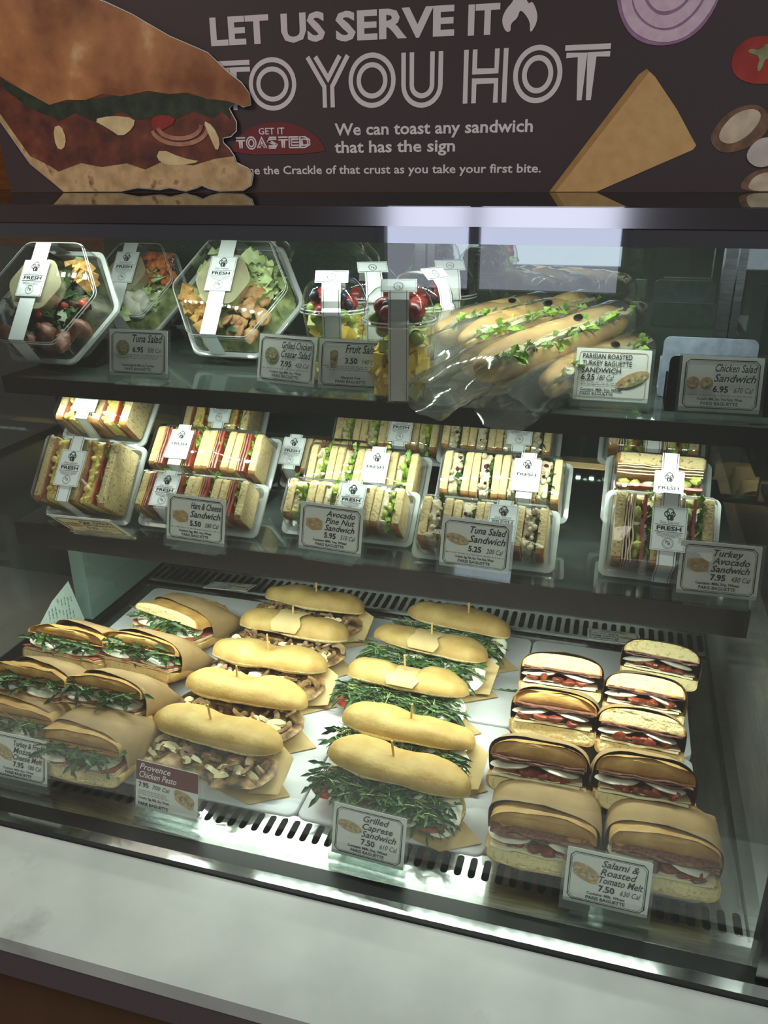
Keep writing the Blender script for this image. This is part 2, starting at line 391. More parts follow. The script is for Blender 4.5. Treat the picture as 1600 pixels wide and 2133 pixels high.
def grille(name, y0, y1, n, gap):
    mb = MB(); O = (-0.35, 1.03, -0.9); x0, x1 = -0.868, 0.1935; e = 0.006
    wbox(mb, x0, x1, y0, y0 + e, -0.008, -0.003, O); wbox(mb, x0, x1, y1 - e, y1, -0.008, -0.003, O)
    p = (x1 - x0) / n
    for i in range(n + 1):
        c = x0 + p * i; a = max(x0, c - (p - gap) / 2); b = min(x1, c + (p - gap) / 2)
        wbox(mb, a, b, y0 + e, y1 - e, -0.008, -0.003, O)
        # rounded slot ends
        if i < n:
            for (yy, s) in ((y0 + e, 1), (y1 - e, -1)):
                for q in (b, b + gap):
                    sg = 1 if q == b else -1
                    P = [(q - O[0], yy - O[1])] + [(q + sg * gap / 2 * (1 - math.sin(R(t))) - O[0], yy + s * gap / 2 * (1 - math.cos(R(t))) - O[1]) for t in (0, 30, 60, 90)]
                    mb.prism(P, -0.008 - O[2], -0.003 - O[2], plane='xy')
    return mb.build(name, STEEL, case, False)
grille('front_grille', 0.702, 0.746, 66, 0.0088)
grille('rear_grille', 1.285, 1.352, 66, 0.0092)
part('duct_floor', VOID, [(XL, XR, 0.68, 1.405, -0.058, -0.05)])
part('rear_duct', mat('duct_steel', (150, 154, 152), rough=0.18, metal=1.0), [(XL, XR, 1.385, 1.405, -0.004, 0.235)])
part('rear_door', mirror_dark('dark_door_glass', 0.40, 0.015, (96, 108, 102), (0.86, 0.92, 0.9)), [(XL, XR, 1.406, 1.412, 0.235, 0.70)])
for x in (-0.33, 0.158): part('door_stile', STEEL, [(x - 0.016, x + 0.002, 1.392, 1.405, 0.235, 0.70), (x + 0.005, x + 0.017, 1.396, 1.405, 0.235, 0.70)])
part('end_glass', clear('end_glass_left', (0.88, 0.92, 0.90), 1.5, 2.0, 0.0, 0.02, (230, 235, 232)), [(XL - 0.006, XL, YF, 1.405, -0.03, 0.70)])
part('divider_sheet', clear('frosted_sheet', (0.62, 0.76, 0.72), 1.5, 1.6, 0.05, 0.35, (170, 200, 190)), [(-0.905, -0.876, 1.105, 1.38, 0.0, 0.19)])
part('end_panel', mirror_dark('dark_end_glass', 0.34, 0.02, (48, 46, 44)), [(XR, XR + 0.01, YF, 1.41, 0.235, 0.70)])
part('end_liner', mat('liner_steel', (196, 200, 198), (170, 174, 172), 20, 0.16, 0.8, stretch=(1, 1, 8), bump=.15, bscale=9), [(XR, XR + 0.012, 0.700, 1.41, -0.03, 0.235)])
part('corner_post', BLACK, [(0.194, XR + 0.06, 0.655, 0.690, -0.06, 0.712)])
part('front_glass', GLASS, [(XL, 0.196, 0.6715, 0.6720, 0.001, 0.698)])
part('canopy', mirror_dark('canopy_gloss', 0.30, 0.02, (84, 86, 94), (0.9, 0.93, 1.0)), [(XL - 0.3, XR + 0.2, 0.672, 1.55, 0.7035, 0.711), (XL - 0.3, XR + 0.2, 0.672, 0.677, 0.698, 0.7035)])
part('canopy_trim', mirror_dark('canopy_steel', 0.42, 0.10, (78, 74, 80), (0.95, 0.93, 0.95)), [(XL - 0.3, XR + 0.2, 0.671, 0.684, 0.711, 0.7255)])
part('canopy_top', mirror_dark('canopy_top_gloss', 0.66, 0.01, (40, 43, 43), (0.9, 0.95, 0.95)), [(XL - 0.3, XR + 0.2, 0.684, 1.55, 0.711, 0.7258)])
def led_strip(parent, y, z, n, x0=-0.85, x1=0.17):
    st = part('led_strip', mat('led_housing', (200, 204, 204), rough=0.4), [(x0, x1, y - 0.007, y + 0.007, z, z + 0.004)], parent)
    mb = MB()
    for i in range(n):
        x = x0 + (x1 - x0) * (i + .5) / n + 0.35
        mb.add([(x + 0.0042 * math.cos(2 * PI * k / 8), y - 1.03 + 0.0042 * math.sin(2 * PI * k / 8), z + 0.9 - 0.0006) for k in range(8)], [tuple(reversed(range(8)))])
    d = mb.build('led_diodes', glow('led_glow', (235, 255, 240), 10), st, False); d['kind'] = 'stuff'
SHELFT = mirror_dark('shelf_glass', 0.24, 0.03, (58, 66, 63), (0.9, 0.98, 0.95))
LIP = mirror_dark('shelf_lip', 0.14, 0.14, (46, 42, 42))
def shelf(x0, x1, y0, z, th):
    s = part('shelf', SHELFT, [(x0, x1, y0 + 0.004, 1.375, z - 0.010, z)])
    part('shelf_lip', LIP, [(x0, x1, y0, y0 + 0.0038, z - th, z + 0.0005)], s)
    part('light_rail', STEELD, [(x0, x1, y0 + 0.006, y0 + 0.05, z - th, z - 0.0102)], s)
    led_strip(s, y0 + 0.027, z - th - 0.0045, 64)
    return s
shelf(-0.866, 0.205, 0.98, 0.479, 0.024)
shelf(-0.835, 0.178, 0.915, 0.277, 0.035)
cr = part('canopy_light_rail', STEELD, [(-0.87, 0.19, 1.010, 1.050, 0.7010, 0.7033)])
led_strip(cr, 1.03, 0.6985, 64)

# ================================================================ POSTER ON TOP OF THE CASE
ZT = 0.7262
poster = thing('poster_board', (-0.35, 1.2, ZT), 'big dark brown poster board with white lettering and food pictures standing on the case', 'poster')
PO = (-0.35, ZT)
INKW = mat('poster_white', (222, 208, 214), rough=0.6)
mb = MB()
mb.add([], []); q = [(-0.975, ZT), (0.34, ZT), (0.34, 1.10), (-0.998, 1.10)]
mb.prism([(x - PO[0], z - PO[1]) for x, z in q], 0.0, 0.006)
mb.build('panel', mat('poster_brown', (64, 46, 50), (58, 42, 46), 3, 0.55), poster, False)
def art(name, poly, m, y, parent, org, label=None):
    mb = MB(); P = [(x - org[0], z - org[1]) for x, z in poly]
    mb.prism(P, y - 0.0004, y)
    ob = mb.build(name, m, parent, False)
    if label: ob['label'] = label
    return ob
def smooth_poly(P, it=2):
    for _ in range(it):
        Q = []
        for i in range(len(P)):
            a, b = P[i], P[(i + 1) % len(P)]
            Q += [(a[0] * .75 + b[0] * .25, a[1] * .75 + b[1] * .25), (a[0] * .25 + b[0] * .75, a[1] * .25 + b[1] * .75)]
        P = Q
    return P
Y0 = -0.0006
mb = MB(); X = lambda x: x - PO[0]; Z = lambda z: z - PO[1]
text(mb, 'LET', X(-0.597), Z(0.9195), 1, Y0, width=0.089, height=0.0325, bold=0.035)
text(mb, 'US', X(-0.490), Z(0.919), 1, Y0, width=0.064, height=0.0325, bold=0.035)
text(mb, 'SERVE', X(-0.411), Z(0.9175), 1, Y0, width=0.163, height=0.0325, bold=0.035)
text(mb, 'IT', X(-0.230), Z(0.9165), 1, Y0, width=0.041, height=0.0325, bold=0.035)
mb.build('headline_lettering', INKW, poster, False); mb = MB()
text(mb, 'We can toast any sandwich', X(-0.416), Z(0.8005), 1, Y0, width=0.277, height=0.0150, bold=0.02)
text(mb, 'that has the sign', X(-0.417), Z(0.778), 1, Y0, width=0.174, height=0.0150, bold=0.02)
mb.build('body_lettering', INKW, poster, False); mb = MB()
text(mb, 'Imagine the Crackle of that crust as you take your first bite.', X(-0.592), Z(0.7505), 1, Y0, width=0.467, height=0.0110, bold=0.016)
mb.build('tagline_lettering', INKW, poster, False)
# double-line display letters
mb = MB(); w = 0.0062; B0, B1 = 0.836, 0.899; H_ = B1 - B0
def L2(pts, closed=False): ribbon(mb, [(X(x), Z(z)) for x, z in pts], w, Y0, closed)
def tee(x0, x1, b0, b1, wd=None):
    c = (x0 + x1) / 2; g = 0.0115; k = (b1 - b0) / 0.063; ww = (wd or w)
    L = lambda p: ribbon(mb, [(X(x), Z(z)) for x, z in p], ww, Y0)
    L([(x0, b1 - ww / 2), (x1, b1 - ww / 2)])
    L([(x0 + .002 * k, b1 - g * k), (c - 0.0058 * k, b1 - g * k), (c - 0.0058 * k, b0)])
    L([(x1, b1 - g * k), (c + 0.0058 * k, b1 - g * k), (c + 0.0058 * k, b0)])
def oh(cx, cz, rx, rz, gap, ww):
    for k in (0, gap):
        ribbon(mb, [(X(cx + (rx - k - ww / 2) * math.cos(2 * PI * i / 40)), Z(cz + (rz - k - ww / 2) * math.sin(2 * PI * i / 40))) for i in range(40)], ww, Y0, True)
tee(-0.604, -0.540, B0, B1)
oh(-0.507, 0.8675, 0.036, 0.0335, 0.0115, w)
L2([(-0.453, B1), (-0.4295, 0.862), (-0.4295, B0)]); L2([(-0.3945, B1), (-0.418, 0.862), (-0.418, B0)]); L2([(-0.4415, B1), (-0.4238, 0.872), (-0.406, B1)])
oh(-0.3605, 0.8675, 0.0335, 0.0335, 0.0115, w)
for k in (0, 0.0115):
    L2([(-0.316 + k, B1)] + [(-0.2905 + (0.0255 - k) * math.cos(PI + PI * i / 14), 0.860 + (0.0245 - k) * math.sin(PI + PI * i / 14)) for i in range(15)] + [(-0.265 - k, B1)])
L2([(-0.231, B0), (-0.231, B1)]); L2([(-0.2195, B1), (-0.2195, 0.8735), (-0.1905, 0.8735), (-0.1905, B1)]); L2([(-0.2195, B0), (-0.2195, 0.862), (-0.1905, 0.862), (-0.1905, B0)]); L2([(-0.179, B0), (-0.179, B1)])
oh(-0.137, 0.8675, 0.0315, 0.0335, 0.0115, w)
tee(-0.104, -0.048, B0, B1)
mb.build('display_lettering', INKW, poster, False)
# flame
fl = smooth_poly([(-0.181, 0.917), (-0.187, 0.930), (-0.182, 0.942), (-0.172, 0.951), (-0.169, 0.966), (-0.158, 0.955), (-0.153, 0.946), (-0.149, 0.950), (-0.142, 0.938), (-0.141, 0.927), (-0.147, 0.916), (-0.150, 0.916), (-0.150, 0.926), (-0.157, 0.936), (-0.164, 0.941), (-0.166, 0.932), (-0.175, 0.926), (-0.174, 0.917)])
art('flame_mark', fl, INKW, Y0, poster, PO)
seal = smooth_poly([(-0.58, 0.777), (-0.572, 0.795), (-0.546, 0.813), (-0.516, 0.820), (-0.479, 0.818), (-0.450, 0.805), (-0.434, 0.790), (-0.43, 0.777)], 1)
so = art('toasted_badge', seal, mat('badge_red', (112, 36, 40), rough=0.6), Y0, poster, PO, 'dark red badge')
mb = MB(); text(mb, 'GET IT', X(-0.532), Z(0.8035), 1, Y0 - 0.0008, width=0.040, height=0.0085, bold=0.01)
x = -0.570
def small_dbl(ch, x0, x1, z0, z1):
    ww = 0.0019; g = 0.0036
    L = lambda p, c=False: ribbon(mb, [(X(a), Z(b)) for a, b in p], ww, Y0 - 0.0008, c)
    c = (x0 + x1) / 2
    if ch == 'T':
        L([(x0, z1), (x1, z1)]); L([(x0, z1 - g), (c - .0016, z1 - g), (c - .0016, z0)]); L([(x1, z1 - g), (c + .0016, z1 - g), (c + .0016, z0)])
    if ch == 'O':
        for k in (0, .0032): L([(c + ((x1 - x0) / 2 - k) * math.cos(2 * PI * i / 24), (z0 + z1) / 2 + ((z1 - z0) / 2 + .001 - k) * math.sin(2 * PI * i / 24)) for i in range(24)], True)
    if ch == 'A':
        L([(x0, z0), (c, z1), (x1, z0)]); L([(x0 + .0035, z0), (c, z1 - .006), (x1 - .0035, z0)]); L([(x0 + .004, z0 + .004), (x1 - .004, z0 + .004)])
    if ch == 'S':
        for k in (0, .0025): L([(x1 - .001, z1 - k), (x0 + .003 + k * .3, z1 - k), (x0 + k * .6, (z1 + z0 * .6) / 1.6), (c, (z0 + z1) / 2 + .001 - k), (x1 - k * .6, (z0 + z1 * .6) / 1.6 - .001), (x1 - .003, z0 + k), (x0 + .001, z0 + k)])
    if ch == 'E':
        L([(x0, z0), (x0, z1), (x1, z1)]); L([(x1, z0), (x0, z0)]); L([(x1, z0 + .003), (x0 + .0032, z0 + .003), (x0 + .0032, z1 - .003), (x1, z1 - .003)]); L([(x0 + .0032, (z0 + z1) / 2), (x1, (z0 + z1) / 2)])
    if ch == 'D':
        for k in (0, .003): L([(x0 + k, z0 + k), (x0 + k, z1 - k), (c, z1 - k), (x1 - k, (z0 + z1) / 2 + .003), (x1 - k, (z0 + z1) / 2 - .003), (c, z0 + k)], True)
wd = 0.1165 / 7
for i, ch in enumerate('TOASTED'): small_dbl(ch, -0.5695 + i * wd + .001, -0.5695 + (i + 1) * wd - .001, 0.7855, 0.7995)
ob = mb.build('badge_lettering', INKW, so, False)
# printed food pictures
def noisy(name, c1, c2, sc, **k): return mat(name, c1, c2, sc, 0.6, **k)
ch = [(-0.112, 0.7263), (-0.011, 0.863), (-0.002, 0.869), (0.009, 0.860), (0.040, 0.822), (0.061, 0.791), (0.068, 0.781), (0.065, 0.776), (-0.050, 0.7263)]
co = art('printed_cheese', ch, noisy('print_cheese', (196, 150, 96), (206, 162, 108), 60), Y0, poster, PO, 'printed wedge of yellow cheese')
art('cheese_side', [(-0.112, 0.7263), (-0.011, 0.863), (-0.002, 0.869), (0.001, 0.866), (-0.006, 0.857), (-0.104, 0.7263)], noisy('print_cheese_side', (166, 120, 66), (176, 130, 76), 50), Y0 - 0.0006, co, PO)
oc = (0.014, 0.958)
rings_ = [(0.066, 'print_onion_skin', (150, 104, 140)), (0.0615, 'print_onion_light', (206, 176, 196)), (0.047, 'print_onion_skin', (150, 104, 140)), (0.0445, 'print_onion_light', (206, 176, 196)), (0.031, 'print_onion_skin', 0), (0.0285, 'print_onion_light', 0), (0.016, 'print_onion_skin', 0), (0.013, 'print_onion_light', 0)]
on = None
for i, (r, nm, c) in enumerate(rings_):
    P = [(oc[0] + r * 0.94 * math.cos(t) * (1 + .03 * math.sin(3 * t + i)), oc[1] + r * math.sin(t) * (1 + .03 * math.cos(2 * t + i))) for t in [2 * PI * k / 48 for k in range(48)]]
    ob = art('printed_onion' if i == 0 else 'onion_ring', P, MATS.get(nm) or noisy(nm, c, tuple(min(255, q + 14) for q in c), 80), Y0 - 0.0006 * i, on or poster, PO)
    if i == 0: on = ob; ob['label'] = 'printed slice of red onion'
tp = smooth_poly([(0.095, 0.873), (0.1, 0.89), (0.117, 0.901), (0.155, 0.896), (0.172, 0.872), (0.163, 0.850), (0.125, 0.847), (0.102, 0.857)])
to = art('printed_tomato', tp, noisy('print_tomato', (140, 30, 26), (168, 50, 40), 30), Y0, poster, PO, 'printed red tomato with green stalk')
art('tomato_stalk', smooth_poly([(0.113, 0.882), (0.128, 0.878), (0.126, 0.862), (0.131, 0.862), (0.134, 0.877), (0.152, 0.874), (0.152, 0.880), (0.138, 0.884), (0.133, 0.893), (0.127, 0.884), (0.115, 0.887)], 1), noisy('print_stalk', (110, 116, 76), (150, 150, 106), 60), Y0 - .0006, to, PO)
for P, Q in (([(0.083, 0.786), (0.085, 0.799), (0.102, 0.820), (0.129, 0.828), (0.147, 0.818), (0.152, 0.798), (0.131, 0.776), (0.098, 0.770)], [(0.090, 0.790), (0.105, 0.815), (0.129, 0.823), (0.142, 0.813), (0.128, 0.790), (0.106, 0.780)]),
             ([(0.127, 0.7263), (0.128, 0.74), (0.143, 0.752), (0.172, 0.755), (0.19, 0.740), (0.19, 0.7263)], [(0.136, 0.7268), (0.138, 0.740), (0.150, 0.749), (0.168, 0.748), (0.178, 0.7268)])):
    mo = art('printed_mushroom', smooth_poly(P, 2), noisy('print_mushroom_edge', (96, 66, 50), (128, 92, 70), 70), Y0, poster, PO, 'printed brown mushroom')
    art('mushroom_cap', smooth_poly(Q, 2), noisy('print_mushroom_cap', (182, 158, 136), (208, 186, 164), 60), Y0 - .0006, mo, PO)
art('printed_mushroom', smooth_poly([(0.126, 0.766), (0.137, 0.787), (0.156, 0.790), (0.172, 0.780), (0.168, 0.762), (0.146, 0.752)], 2), noisy('print_mushroom_stem', (176, 160, 156), (206, 192, 188), 30), Y0 - .001, poster, PO, 'printed white mushroom stem')

# sandwich cut-out sign in front of the poster
cut = thing('sandwich_cutout_sign', (-0.75, 1.19, ZT), 'flat cut-out picture of a toasted sandwich with white edge leaning before the poster', 'sign')
CO = (-0.75, ZT)
outline = [(-0.976, 1.005), (-0.805, 0.995), (-0.756, 0.979), (-0.716, 0.962), (-0.659, 0.932), (-0.601, 0.909), (-0.573, 0.885), (-0.552, 0.87), (-0.541, 0.856), (-0.54, 0.842), (-0.551, 0.84), (-0.564, 0.846), (-0.574, 0.838), (-0.564, 0.82), (-0.565, 0.809), (-0.574, 0.802), (-0.587, 0.8), (-0.587, 0.793), (-0.578, 0.785), (-0.571, 0.775), (-0.568, 0.766), (-0.55, 0.758), (-0.543, 0.749), (-0.547, 0.736), (-0.56, 0.729), (-0.599, 0.728), (-0.614, 0.731), (-0.627, 0.736), (-0.638, 0.732), (-0.655, 0.728), (-0.682, 0.733), (-0.699, 0.73), (-0.736, 0.733), (-0.766, 0.7275), (-0.87, 0.7264), (-0.924, 0.769), (-0.965, 0.828), (-1.007, 0.879), (-1.04, 0.94), (-1.02, 0.99)]
def grow(P, d):
    c = (sum(p[0] for p in P) / len(P), sum(p[1] for p in P) / len(P)); n = len(P); Q = []
    ar = sum(P[i][0] * P[(i + 1) % n][1] - P[(i + 1) % n][0] * P[i][1] for i in range(n))
    sg = 1 if ar > 0 else -1
    for i in range(n):
        a, b = Vector(P[i - 1]), Vector(P[(i + 1) % n]); t = (b - a).normalized()
        Q.append((P[i][0] + sg * t.y * d, max(ZT + .0004, P[i][1] - sg * t.x * d)))
    return Q
art('board', grow(outline, 0.0013), mat('foam_white', (226, 226, 224), rough=0.6), 0.004, cut, CO)
cut.children[0].data.transform(Matrix.Identity(4))
pm = lambda n, a, b, s, **k: mat('cut_' + n, a, b, s, 0.5, **k)
base = art('printed_filling', outline, pm('filling', (70, 34, 28), (120, 58, 38), 34, c3=(142, 92, 58)), 0.0030, cut, CO)
tb = [(-0.976, 1.004), (-0.804, 0.995), (-0.756, 0.979), (-0.715, 0.962), (-0.658, 0.932), (-0.6, 0.909), (-0.573, 0.885), (-0.552, 0.87), (-0.54, 0.856), (-0.539, 0.842), (-0.55, 0.84), (-0.576, 0.848), (-0.606, 0.851), (-0.636, 0.860), (-0.666, 0.859), (-0.700, 0.864), (-0.746, 0.858), (-0.778, 0.862), (-0.808, 0.855), (-0.840, 0.856), (-0.872, 0.850), (-0.911, 0.869), (-0.95, 0.89), (-0.999, 0.905), (-1.04, 0.94), (-1.02, 0.99)]
art('printed_top_bun', tb, pm('bun', (124, 66, 34), (186, 124, 76), 11, lo=.34, hi=.58, c3=(228, 188, 140), detail=8), 0.0022, base, CO, 'printed golden brown bun top')
bb = [(-1.006, 0.879), (-0.962, 0.838), (-0.921, 0.779), (-0.888, 0.765), (-0.873, 0.756), (-0.83, 0.768), (-0.794, 0.762), (-0.75, 0.767), (-0.719, 0.758), (-0.685, 0.770), (-0.638, 0.763), (-0.60, 0.772), (-0.571, 0.775), (-0.568, 0.766), (-0.549, 0.758), (-0.543, 0.749), (-0.547, 0.736), (-0.559, 0.729), (-0.598, 0.728), (-0.614, 0.731), (-0.627, 0.736), (-0.638, 0.732), (-0.654, 0.728), (-0.682, 0.733), (-0.699, 0.73), (-0.735, 0.733), (-0.765, 0.7275), (-0.869, 0.7266), (-0.923, 0.769), (-0.964, 0.828)]
art('printed_bottom_bun', bb, pm('base', (168, 132, 92), (206, 172, 128), 40, c3=(128, 92, 58), lo=.3, hi=.6), 0.0022, base, CO, 'printed pale bun bottom')
le = [(-0.903, 0.866), (-0.872, 0.851), (-0.746, 0.860), (-0.666, 0.862), (-0.606, 0.853), (-0.561, 0.846), (-0.574, 0.838), (-0.571, 0.823), (-0.585, 0.834), (-0.6, 0.826), (-0.631, 0.836), (-0.660, 0.826), (-0.686, 0.832), (-0.72, 0.826), (-0.749, 0.838), (-0.8, 0.826), (-0.83, 0.838), (-0.858, 0.828), (-0.907, 0.846), (-0.953, 0.877), (-0.951, 0.887)]
art('printed_lettuce', le, pm('lettuce', (24, 34, 24), (50, 62, 40), 50), 0.0026, base, CO, 'printed dark green leaves')
for P in ([(-0.8, 0.828), (-0.767, 0.833), (-0.726, 0.829), (-0.732, 0.815), (-0.754, 0.803), (-0.773, 0.815)], [(-0.871, 0.819), (-0.856, 0.822), (-0.85, 0.802), (-0.858, 0.787), (-0.871, 0.79)], [(-0.616, 0.824), (-0.600, 0.816), (-0.590, 0.795), (-0.597, 0.780), (-0.606, 0.800)], [(-0.690, 0.787), (-0.653, 0.773), (-0.62, 0.768), (-0.678, 0.762), (-0.699, 0.773)]):
    art('printed_cheese_piece', smooth_poly(P, 1), pm('cheese', (206, 176, 126), (226, 202, 156), 40), 0.0018, base, CO)
art('printed_tomato_piece', smooth_poly([(-0.702, 0.829), (-0.674, 0.833), (-0.655, 0.824), (-0.697, 0.806)], 1), pm('tom', (130, 30, 24), (156, 46, 34), 40), 0.0018, base, CO)
for k, (cx_, cz_, r) in enumerate(((-0.655, 0.815, 0.046), (-0.655, 0.818, 0.036))):
    mb = MB(); ribbon(mb, [(cx_ + r * math.cos(R(a)) - CO[0], cz_ + r * .5 * math.sin(R(a)) - CO[1]) for a in range(190, 360, 12)], 0.006, 0.0016 - k * .0003)
    mb.build('printed_onion_ring', pm('onion', (150, 92, 76), (186, 132, 108), 50), base, False)

# ================================================================ WHITE BOARDS ON THE DECK
def board(x0, x1, y0, y1, label):
    mb = MB(); P = rrect(x0, x1, y0, y1, 0.012, 5); cx, cy = (x0 + x1) / 2, (y0 + y1) / 2
    rs = []
    for z, d in ((0, .0015), (.0015, 0), (.0095, 0), (.011, .0006), (.0118, .002)):
        rs.append([(cx + (x - cx) * (1 - d / abs(x1 - cx)) - cx, cy + (y - cy) * (1 - d / abs(y1 - cy)) - cy, z) for x, y in P])
    mb.rings(rs); ob = mb.build('cutting_board', BOARD); ob.location = (cx, cy, -0.012)
    return tag(ob, label, 'cutting board', 'white boards under the sandwiches')
XS = [(-0.832, -0.5925), (-0.590, -0.3365), (-0.334, -0.0945), (-0.092, 0.154)]
FN = ['under the arugula sandwiches in brown paper', 'under the mushroom rolls', 'under the tomato and arugula rolls', 'under the salami sandwiches in brown paper']
for (a, b), n in zip(XS, FN):
    board(a, b, 0.742, 0.9925, 'white plastic board ' + n + ', front half near the glass')
    board(a, b, 0.9975, 1.250, 'white plastic board ' + n + ', rear half by the back grille')

# ================================================================ FOOD BUILDERS
def bun(mb, L, ry, zt, zb, n=30, k=24, dent=0.0, amp=0.0015, seed=0, flat=0.25, ez=0.85, bow=0.0):
    """long roll half along X; crust = slot 0, cut side = slot 1"""
    rs = []
    for i in range(n + 1):
        t = -math.cos(PI * i / n); s = max(0.03, (1 - abs(t) ** 3.4) ** 0.5) * (1 + .10 * noise.noise(Vector((t * 1.7 + seed * 3.7, seed, 1.1)))); ring = []
        for j in range(k):
            a = 2 * PI * j / k; c, q = math.cos(a), math.sin(a)
            y = ry * s * (abs(c) ** 0.8) * (1 if c > 0 else -1) + bow * (1 - t * t)
            h = zt if q > 0 else zb
            z = h * (s ** 0.75) * (abs(q) ** ez) * (1 if q > 0 else -1)
            if dent and q > 0: z *= 1 - dent * math.exp(-(t / 0.2) ** 2)
            p = Vector((t * L / 2, y, z)); d = noise.noise(Vector((p.x * 38 + seed * 5.3, p.y * 45, p.z * 45))) * amp * 1.6 + noise.noise(Vector((p.x * 13 + seed * 2.3, p.y * 20, seed))) * amp * 4.5
            ring.append(p + Vector((0, c, q)) * d)
        rs.append(ring)
    top = zt > zb
    mb.rings(rs, mf=lambda i, j: (1 if (j + .5) > k / 2 else 0) if top else (1 if (j + .5) < k / 2 else 0))
def leaf(mb, p, dirv, L, w, rnd, m=0, stem=1):
    d = Vector(dirv).normalized(); up = Vector((0, -0.5, 1)); sd = d.cross(up)
    if sd.length < .1: sd = Vector((1, 0, 0))
    sd.normalize(); sd = (Matrix.Rotation(rnd.uniform(-1.2, 1.2), 3, d) @ sd); nn = sd.cross(d)
    curl = rnd.uniform(-0.5, 0.5); droop = rnd.uniform(0, 0.5); n = 7; vs = []; P = Vector(p)
    prof = [0.12, 0.55, 0.32, 0.8, 0.5, 1.0, 0.6, 0.05]
    c = P.copy()
    for i in range(n + 1):
        t = i / n; c = P + d * (L * t) + nn * (curl * L * t * t * .5) + Vector((0, 0, -droop * L * t * t * .6))
        ww = w * prof[i] * .5
        vs += [c - sd * ww + nn * ww * .5, c - nn * .0004, c + sd * ww + nn * ww * .5]
    fs = []
    for i in range(n): a = i * 3; fs += [(a, a + 1, a + 4, a + 3), (a + 1, a + 2, a + 5, a + 4)]
    mb.add(vs, fs, m)
    if stem:
        e = P - d * L * .5 + Vector((0, 0, -rnd.uniform(0, .006)))
        mb.tube([P + d * L * .5 + nn * .0004, P, e], [.0004, .0006, .0005], 4, 1)
def greens(x0, x1, y0, y1, z0, z1, n, rnd, L=(0.022, 0.04), w=(0.007, 0.012), fwd=0.35, M=None):
    mb = MB(M)
    for _ in range(n):
        p = (rnd.uniform(x0, x1), rnd.uniform(y0, y1), rnd.uniform(z0, z1))
        a = rnd.uniform(0, 2 * PI); d = (math.cos(a), -abs(math.sin(a)) * fwd - .05, rnd.uniform(-.35, .3))
        leaf(mb, p, d, rnd.uniform(*L), rnd.uniform(*w), rnd, 0, rnd.random() < .35)
    return mb
def mushroom_slices(n, x0, x1, y0, y1, z0, z1, rnd):
    mb = MB()
    for _ in range(n):
        mark(mb)
        c = Vector((rnd.uniform(x0, x1), rnd.uniform(y0, y1), rnd.uniform(z0, z1)))
        Q = Matrix.Rotation(rnd.uniform(0, 6.28), 3, 'Z') @ Matrix.Rotation(rnd.uniform(-.7, .7), 3, 'X') @ Matrix.Rotation(rnd.uniform(-.7, .7), 3, 'Y')
        r = rnd.uniform(.009, .015); a0, a1 = rnd.uniform(0, .6), rnd.uniform(2.2, 3.2); th = rnd.uniform(.0022, .0036); N = 7; rs = []
        for i in range(N + 1):
            a = a0 + (a1 - a0) * i / N; ca, sa = math.cos(a), math.sin(a)
            wd = r * (.32 + .12 * math.sin(PI * i / N))
            pts = [((r - wd) * ca, (r - wd) * sa, -th / 2), ((r + wd * .4) * ca, (r + wd * .4) * sa, -th / 2), ((r + wd * .4) * ca, (r + wd * .4) * sa, th / 2), ((r - wd) * ca, (r - wd) * sa, th / 2)]
            rs.append([c + Q @ Vector(p) + Vector((0, 0, noise.noise(c * 300) * .001)) for p in pts])
        mb.rings(rs)
        if rnd.random() < .5:   # stalk
            mb.tube([c, c + Q @ Vector((0, -r * .9, 0))], [r * .28, r * .36], 6)
    return mb
def shavings(n, x0, x1, y0, y1, z0, z1, rnd):
    mb = MB()
    for _ in range(n):
        mark(mb)
        c = Vector((rnd.uniform(x0, x1), rnd.uniform(y0, y1), rnd.uniform(z0, z1)))
        Q = Matrix.Rotation(rnd.uniform(-.6, .6), 3, 'Z') @ Matrix.Rotation(rnd.uniform(.1, .9), 3, 'X') @ Matrix.Rotation(rnd.uniform(-.5, .5), 3, 'Y')
        l, w = rnd.uniform(.012, .026), rnd.uniform(.006, .012); rs = []
        for i in range(4):
            x = l * (i / 3 - .5); ww = w * (.5, .95, 1, .4)[i]; b = .002 * math.sin(i * 1.2)
            rs.append([c + Q @ Vector(p) for p in ((x, -ww / 2, b), (x, ww / 2, b), (x, ww / 2, b + .0009), (x, -ww / 2, b + .0009))])
        mb.rings(rs)
    return mb
def sheet(mb, P, th=0.0006, nx=8, wob=.002, seed=0, m=0):
    """quad sheet P = 4 corners"""
    P = [Vector(p) for p in P]; n = nx + 1; vs = []
    nn = (P[1] - P[0]).cross(P[3] - P[0]).normalized()
    for j in range(n):
        for i in range(n):
            u, v = i / nx, j / nx
            p = (P[0] * (1 - u) + P[1] * u) * (1 - v) + (P[3] * (1 - u) + P[2] * u) * v
            vs.append(p + nn * wob * noise.noise(p * 40 + Vector((seed, seed * 2, 0))))
    vs2 = [v + nn * th for v in vs]; fs = []; o = n * n
    for j in range(nx):
        for i in range(nx):
            a = j * n + i; fs += [(a, a + n, a + n + 1, a + 1), (a + o, a + o + 1, a + n + 1 + o, a + n + o)]
    mb.add(vs + vs2, fs, m)

